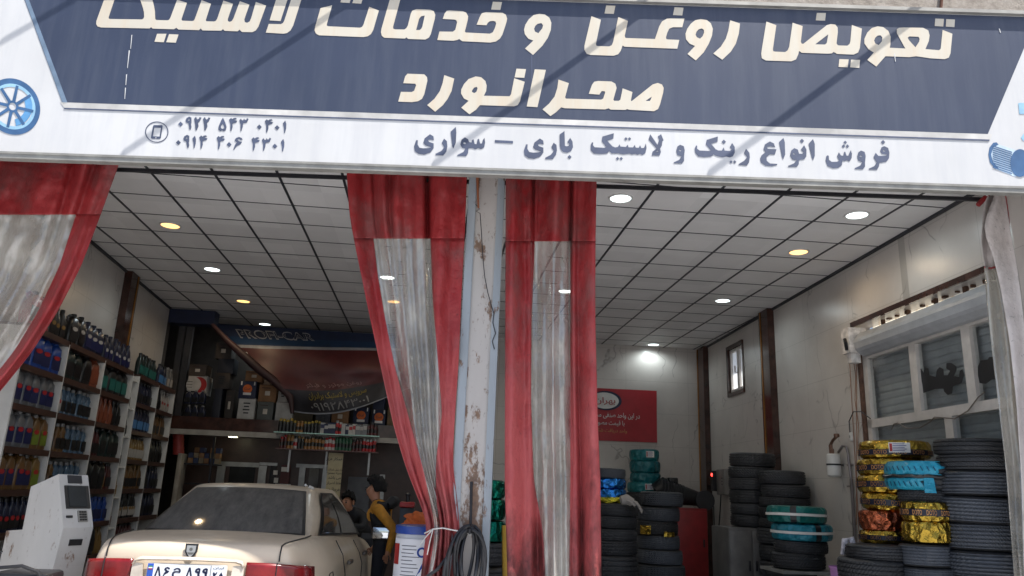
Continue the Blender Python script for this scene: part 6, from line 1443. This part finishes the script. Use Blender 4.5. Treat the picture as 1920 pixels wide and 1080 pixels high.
m = MB(); m.cbox((0,yp,zp),(.52,.012,.112),.004); m.build('plate', WHITEF, pl, smooth=True)
PLW = plain('plate_white', srgb(214,218,224), .4, var=.06); m = MB(); m.box((0.012,yp-.0075,zp),(.478,.002,.10)); m.build('plate_face', PLW, pl)
m = MB(); m.box((-.238,yp-.008,zp),(.038,.003,.104)); m.build('plate_strip', plain('plate_blue', srgb(40,84,180), .4), pl)
for k,cmat in enumerate((plain('flag_green', srgb(60,130,80), .5), PLW, REDP)): m = MB(); m.box((-.238,yp-.0100,zp+.034-.008*k),(.026,.001,.0078)); m.build('plate_flag', cmat, pl)
m = MB(); m.box((.155,yp-.0092,zp),(.003,.001,.10)); m.build('plate_line', BLACK, pl)
PBL = plain('plate_ink', srgb(36,44,84), .5)
def plate_text(s_, x, z, w_, h_, off=.015):
    me = text_mesh('plate_lettering', s_, width=w_, height=h_, offset=off)
    for v in me.vertices: v.co = V((x+v.co.x, yp-.0092-abs(v.co.z), z+v.co.y))
    me.materials.append(PBL); t_ = bpy.data.objects.new('plate_lettering', me); COL.objects.link(t_); t_.parent = pl
def plate_digits(polys, x, z, w_, h_):
    xs = [q[0] for p in polys for q in p]; ys = [q[1] for p in polys for q in p]; x0, x1, y0, y1 = min(xs), max(xs), min(ys), max(ys)
    me = flat_mesh('plate_lettering', [[((q[0]-x0)/(x1-x0)*w_-w_/2, (.5-(q[1]-y0)/(y1-y0))*h_) for q in p] for p in polys])
    for v in me.vertices: v.co = V((x+v.co.x, yp-.0092-abs(v.co.z), z+v.co.y))
    me.materials.append(PBL); t_ = bpy.data.objects.new('plate_lettering', me); COL.objects.link(t_); t_.parent = pl
d8 = [(0,100),(34,0),(56,0),(92,100),(70,100),(45,30),(22,100)]
plate_digits([d8], -.186, zp, .046, .068); plate_digits([d6], -.132, zp, .044, .068); plate_text(persian('م'), -.066, zp-.004, .055, .066, .01)
plate_digits([d8], .018, zp, .046, .068); plate_digits([d9, h9], .070, zp, .036, .068); plate_digits([d9, h9], .118, zp, .036, .068)
plate_text(persian('ایران'), .205, zp+.036, .07, .018, .008); plate_digits([d2], .186, zp-.014, .030, .052); plate_digits([d5, h5], .224, zp-.014, .034, .050)
# emblem shield
m = MB(); eo = lambda k: [(-.042*k,.046*k),(.042*k,.046*k),(.040*k,-.005*k),(.022*k,-.034*k),(0,-.06*k),(-.022*k,-.034*k),(-.040*k,-.005*k)]
ze = 1.035; ye = rear(0,ze,.006).y
m.prism([V((x,ye+(z*.10),ze+z)) for x,z in eo(1)], (0,-.008,0)); em = m.build('emblem', BLACK, CR)
m = MB(); m.prism([V((x,ye-.009+(z*.10),ze+z+.002)) for x,z in eo(.72)], (0,-.003,0)); m.build('emblem_shield', ALU, em)
m = MB(); m.prism([V((x,ye-.0125,ze+z)) for x,z in ((-.022,-.008),(.022,-.008),(0,-.036))], (0,-.002,0)); m.lathe([(0,0),(.011,0)], (0,ye-.0135,ze+.012), 14, V((0,-1,0)), V((1,0,0))); m.build('emblem_mark', plain('emblem_grey', srgb(90,90,88), .4), em)
# bumper, mirrors, door handles, fuel flap, wheels
m = MB(); m.grid([[V((x, y_-.012+.10*(abs(x)/.85)**3.2, z)) for x in [-.80+.1*k for k in range(17)]] for z, y_ in ((.34,.02),(.44,-.02),(.54,-.015),(.575,.01))]); o = m.build('bumper', plain('bumper_paint', srgb(186,170,150), .35, .2), CR, smooth=True); md = o.modifiers.new('t','SOLIDIFY'); md.thickness = .02
for sx in (-1,1):
    m = MB(); m.cbox((sx*1.01,2.62,1.055),(.22,.10,.135),.04); o = m.build('wing_mirror', plain('mirror_shell', srgb(70,64,58), .3), CR, smooth=True)
    m = MB(); m.cbox((sx*1.01,2.567,1.055),(.19,.01,.105),.004); m.build('mirror_glass', plain('mirror_glass', (.75,.78,.8), .03, .95, var=.02), o, smooth=True)
    m = MB(); m.box((sx*.87,2.66,1.02),(.14,.06,.05)); m.build('mirror_arm', BLACK, o)
    for y in (1.45, 2.4): m = MB(); m.cbox((sx*.875,y,.88),(.035,.17,.035),.012); m.build('door_handle', plain('handle_grey', srgb(90,84,78), .3), CR, smooth=True)
    for y in (.98, 3.62):
        wv = thing('wheel', '', ''); del wv['label']; del wv['category']; wv.parent = CR; wv.location = (sx*.74,y,.432)
        m = MB(); m.lathe([(.20,-.09),(.28,-.095),(.305,-.07),(.308,0),(.305,.07),(.28,.095),(.20,.09)], (0,0,0), 32, V((sx,0,0)), V((0,1,0)), close=True); m.build('tyre', RUBBER, wv, smooth=True)
        m = MB(); m.lathe([(0,.06),(.05,.07),(.06,.05),(.17,.055),(.20,.085),(.205,.08),(.205,-.05),(0,-.05)], (0,0,0), 24, V((sx,0,0)), V((0,1,0))); m.build('rim', ALU, wv, smooth=True)
    m = MB(); m.lathe([(.365,-.02),(.365,.016),(.31,.012)], (sx*.866,.98,.44), 24, V((sx,0,0)), V((0,1,0)), arc=PI, a0=0); m.f=[f for f in m.f if len(f)==4]; m.mi=[0]*len(m.f); m.build('wheel_arch', GSK, CR, smooth=True)
m = MB(); yy, zz = .62, .80; m.tube([V((.862+.0,yy+.09*cx,zz+.075*cz)) for cx,cz in ((-1,-1),(-1,.7),(-.7,1),(.7,1),(1,.7),(1,-1))], .004, 5); m.build('fuel_flap', GSK, CR)
m = MB(); m.tube([V((-.02,.845,1.155)), V((.20,.86,1.163)), V((.42,.875,1.158))], .012, 6); m.build('wiper_blade', BLACK, CR)
m = MB(); m.tube([V((.44,1.52,1.478)), V((.44,1.45,1.488))], .010, 6); m.tube([V((.50,1.5,1.462)),V((.47,1.47,1.475))], .012, 6); m.build('aerial_stub', WHITEP, CR)

# ================================================================== PEOPLE
def figure(name, label, loc, rz, nodes, mats, hairpts=None):
    """nodes: name -> (parent, pos, radius, material index of the bone towards the parent)"""
    me = bpy.data.meshes.new(name); keys = list(nodes); ix = {k:i for i,k in enumerate(keys)}
    me.from_pydata([nodes[k][1] for k in keys], [(ix[k], ix[nodes[k][0]]) for k in keys if nodes[k][0]], [])
    o = bpy.data.objects.new(name, me); COL.objects.link(o)
    sk = o.modifiers.new('skin','SKIN'); sk.use_smooth_shade = True; o.modifiers.new('ss','SUBSURF').levels = 2
    for i,k in enumerate(keys):
        r_ = nodes[k][2]; me.skin_vertices[0].data[i].radius = r_ if hasattr(r_,'__len__') else (r_, r_)
        me.skin_vertices[0].data[i].use_root = (i == 0)
    bpy.context.view_layer.update(); dg = bpy.context.evaluated_depsgraph_get()
    ev = bpy.data.meshes.new_from_object(o.evaluated_get(dg)); bpy.data.objects.remove(o)
    rad = lambda k: (sum(nodes[k][2])/2 if hasattr(nodes[k][2],'__len__') else nodes[k][2])
    segs = [(V(nodes[k][1]), V(nodes[nodes[k][0]][1]), nodes[k][3], rad(k), rad(nodes[k][0])) for k in keys if nodes[k][0]]
    for m_ in mats: ev.materials.append(m_)
    for p in ev.polygons:
        c = p.center; best = None
        for a, b, mi, ra, rb in segs:
            d = b-a; t = max(0,min(1,(c-a).dot(d)/max(1e-9,d.dot(d)))); q = (c-(a+d*t)).length - ra*(1-t) - rb*t
            if best is None or q < best[0]: best = (q, mi)
        p.material_index = best[1]; p.use_smooth = True
    b = bpy.data.objects.new(name, ev); COL.objects.link(b); b.location = loc; b.rotation_euler.z = rz
    tag(b, label, 'person'); return b
def head_parts(b, hc, fwd, r=.098, hair=True, cap=None, up=V((0,0,1))):
    """hair, ears-level details on the head centred at hc facing fwd"""
    fwd = V(fwd).normalized(); side = up.cross(fwd).normalized(); up2 = fwd.cross(side)
    m = MB(); rnd = random.Random(4)
    rows = []
    for i in range(13):
        th = PI*i/12*.62
        row = []
        for k in range(25):
            a = 2*PI*k/24; front = math.cos(a)
            lim = .27 if front > .5 else (.40 if front > -.15 else 1.0)
            t = th*lim/.62 if lim < .62 else th
            rr = r*1.07 + rnd.uniform(-.010,.018) + (.012*math.sin(a*5+i) if i < 11 else 0)
            row.append(hc + up2*(rr*math.cos(t)*1.12+.012) + (fwd*math.cos(a)*1.05 + side*math.sin(a)*.90)*(rr*math.sin(t)) - fwd*.006)
        row[-1] = row[0]; rows.append(row)
    m.grid(rows); o = m.build('hair', HAIR, b, smooth=True, angle=180); md = o.modifiers.new('t','SOLIDIFY'); md.thickness = .02
    for s_ in (-1,1):
        m = MB(); m.lathe([(0,-.006),(.012,-.003),(.012,.003),(0,.006)], hc+side*s_*.034+fwd*.090+up2*.004, 10, fwd, side); m.build('eye', BLACK, b)
        m = MB(); m.tube([hc+side*s_*.018+fwd*.098+up2*.026, hc+side*s_*.052+fwd*.088+up2*.026], .004, 5); m.build('eyebrow', HAIR, b)
        m = MB(); m.lathe([(.0,-.010),(.018,-.004),(.020,.006),(.0,.002)], hc+side*s_*.086-up2*.008, 12, side*s_, fwd, sy=1.6); m.build('ear', SKIN, b, smooth=True)
    m = MB(); m.tube([hc+side*-.022+fwd*.094-up2*.058, hc+fwd*.099-up2*.057, hc+side*.022+fwd*.094-up2*.058], .005, 6); m.build('mouth', plain('lips', srgb(140,78,70), .5), b, smooth=True)
YELJ = plain('jacket_yellow', srgb(196,136,42), .7, var=.3, scale=14, bump=.2); BLKJ = plain('jacket_black', (.012,.013,.016), .7); TRO = plain('trousers', srgb(30,32,40), .8); SHOE = plain('shoe', (.02,.02,.022), .5)
def hand(N, pre, wrist, d, palm_n, side, mi=0, curl=.5, k=1.0):
    """palm + four bent fingers + thumb, as skin chains"""
    d = V(d).normalized(); side = V(side).normalized(); n_ = d.cross(side)
    w0 = V(wrist); pc = w0 + d*.05*k; N[pre+'palm'] = (pre+'wrist', tuple(pc), (.030*k,.018*k), mi)
    N[pre+'knuckle'] = (pre+'palm', tuple(w0+d*.085*k), (.036*k,.016*k), mi)
    for i,L in enumerate((.070,.080,.074,.058)):
        b0 = w0 + d*.095*k + side*(-.03+.02*i)*k; b1 = b0 + (d*math.cos(curl*.6)+n_*math.sin(curl*.6))*L*.5*k; b2 = b1 + (d*math.cos(curl*1.6)+n_*math.sin(curl*1.6))*L*.5*k
        N[pre+'f%da'%i] = (pre+'knuckle', tuple(b0), .0095*k, mi); N[pre+'f%db'%i] = (pre+'f%da'%i, tuple(b1), .0088*k, mi); N[pre+'f%dc'%i] = (pre+'f%db'%i, tuple(b2), .0075*k, mi)
    t0 = w0+d*.04*k-side*.034*k; t1 = t0+(d*.7-side*.6+n_*.2).normalized()*.035*k; t2 = t1+(d*.9-side*.1+n_*.35).normalized()*.03*k
    N[pre+'t0'] = (pre+'palm', tuple(t0), .012*k, mi); N[pre+'t1'] = (pre+'t0', tuple(t1), .0105*k, mi); N[pre+'t2'] = (pre+'t1', tuple(t2), .009*k, mi)
# local frame: faces +X, left side +Y ; scaled to a 1.58 m boy leaning slightly forward
N = {}
N['pelvis'] = (None,(0,0,.86),(.125,.105),3); N['belly'] = ('pelvis',(.01,0,1.00),(.125,.10),2); N['chest'] = ('belly',(.045,0,1.16),(.150,.115),2); N['collar'] = ('chest',(.075,0,1.285),(.10,.085),2)
N['neck'] = ('collar',(.105,0,1.345),(.052,.052),0); N['jaw'] = ('neck',(.145,0,1.405),(.062,.070),0); N['skull'] = ('jaw',(.130,0,1.475),(.080,.092),0); N['crown'] = ('skull',(.120,0,1.535),(.055,.060),0)
N['nose'] = ('skull',(.232,0,1.450),.013,0)
for s_, q in ((1,'L'),(-1,'R')):
    N[q+'hip'] = ('pelvis',(0,s_*.085,.80),(.085,.085),3); kx = .05 if s_ < 0 else .0
    N[q+'knee'] = (q+'hip',(.02+kx,s_*.09,.44),.058,3); N[q+'ankle'] = (q+'knee',(-.02+kx*.5,s_*.09,.09),.042,3); N[q+'heel'] = (q+'ankle',(-.03+kx*.5,s_*.09,.045),.042,4); N[q+'toe'] = (q+'heel',(.13+kx*.5,s_*.095,.03),(.042,.03),4)
    N[q+'shoulder'] = ('collar',(.03,s_*.150,1.255),(.066,.066),1)
    if s_ > 0: el, wr = (-.19,s_*.20,1.05), (-.13,s_*.19,.855)
    else: el, wr = (.02,s_*.215,1.02), (.13,s_*.18,.88)
    N[q+'elbow'] = (q+'shoulder',el,.050,1); N[q+'fore'] = (q+'elbow',tuple((V(el)+V(wr))/2),.046,1); N[q+'wrist'] = (q+'fore',wr,.034,1)
    hand(N, q, wr, (V(wr)-V(el)), None, (.6,0,.4) , 0, .5, .92)
# rename wrist keys used by hand(): already q+'wrist'
bp = atY(722, 1000, 8.9)
boy = figure('person', 'boy in a black hooded jacket with yellow sleeves standing beyond the car', (bp.x-.02, 8.9, 0), PI-.25, N, [SKIN, YELJ, BLKJ, TRO, SHOE])
head_parts(boy, V((.140,0,1.468)), (1,0,-.12), .092)
m = MB(); m.tube([V((-.05,.09,1.30)), V((-.085,.03,1.345)), V((-.09,-.03,1.345)), V((-.05,-.09,1.30)), V((.03,-.10,1.30)), V((.05,-.07,1.32))], [.045,.062,.062,.045,.04,.03], 12); m.tube([V((-.05,.09,1.30)), V((.03,.10,1.30)), V((.06,.07,1.32))], [.045,.04,.03], 12); m.build('hood', BLKJ, boy, smooth=True)
m = MB(); m.tube([V((.115,s_,1.16)) for s_ in (-.10,-.03,.03,.10)], [.048,.055,.055,.048], 10); 
for i in range(len(m.v)): m.v[i] = V((m.v[i].x+.01, m.v[i].y, 1.20+(m.v[i].z-1.16)*1.5))
m.build('chest_panel', YELJ, boy, smooth=True)
# second figure, bent over behind the car bonnet
N2 = {}
N2['pelvis'] = (None,(0,0,.86),(.14,.115),2); N2['belly'] = ('pelvis',(.12,0,.98),(.15,.115),1); N2['chest'] = ('belly',(.26,0,1.09),(.16,.125),1); N2['collar'] = ('chest',(.34,0,1.15),(.10,.09),1)
N2['neck'] = ('collar',(.39,0,1.20),.055,0); N2['jaw'] = ('neck',(.44,0,1.235),(.064,.07),0); N2['skull'] = ('jaw',(.43,0,1.30),(.083,.092),0); N2['crown'] = ('skull',(.42,0,1.355),(.055,.06),0); N2['nose'] = ('skull',(.535,0,1.275),.014,0)
for s_, q in ((1,'L'),(-1,'R')):
    N2[q+'hip'] = ('pelvis',(-.02,s_*.09,.80),.088,2); N2[q+'knee'] = (q+'hip',(.03,s_*.10,.45),.06,2); N2[q+'ankle'] = (q+'knee',(-.04,s_*.10,.09),.044,2); N2[q+'heel'] = (q+'ankle',(-.05,s_*.10,.045),.044,3); N2[q+'toe'] = (q+'heel',(.12,s_*.105,.03),(.044,.03),3)
    N2[q+'shoulder'] = ('collar',(.30,s_*.18,1.12),.07,1); el, wr = (.40,s_*.24,.98), (.58,s_*.16,1.0)
    N2[q+'elbow'] = (q+'shoulder',el,.052,1); N2[q+'wrist'] = (q+'elbow',wr,.036,1); hand(N2, q, wr, V((1,-.2*s_,-.2)), None, (0,s_,0), 0, .6)
mp = atY(655, 958, 10.6)
man = figure('person', 'man in dark clothes bending low behind the car windows', (mp.x+.16, 10.95, 0), -PI/2-.45, N2, [SKIN, BLKJ, TRO, SHOE])
head_parts(man, V((.435,0,1.292)), (1,0,-.1), .095)
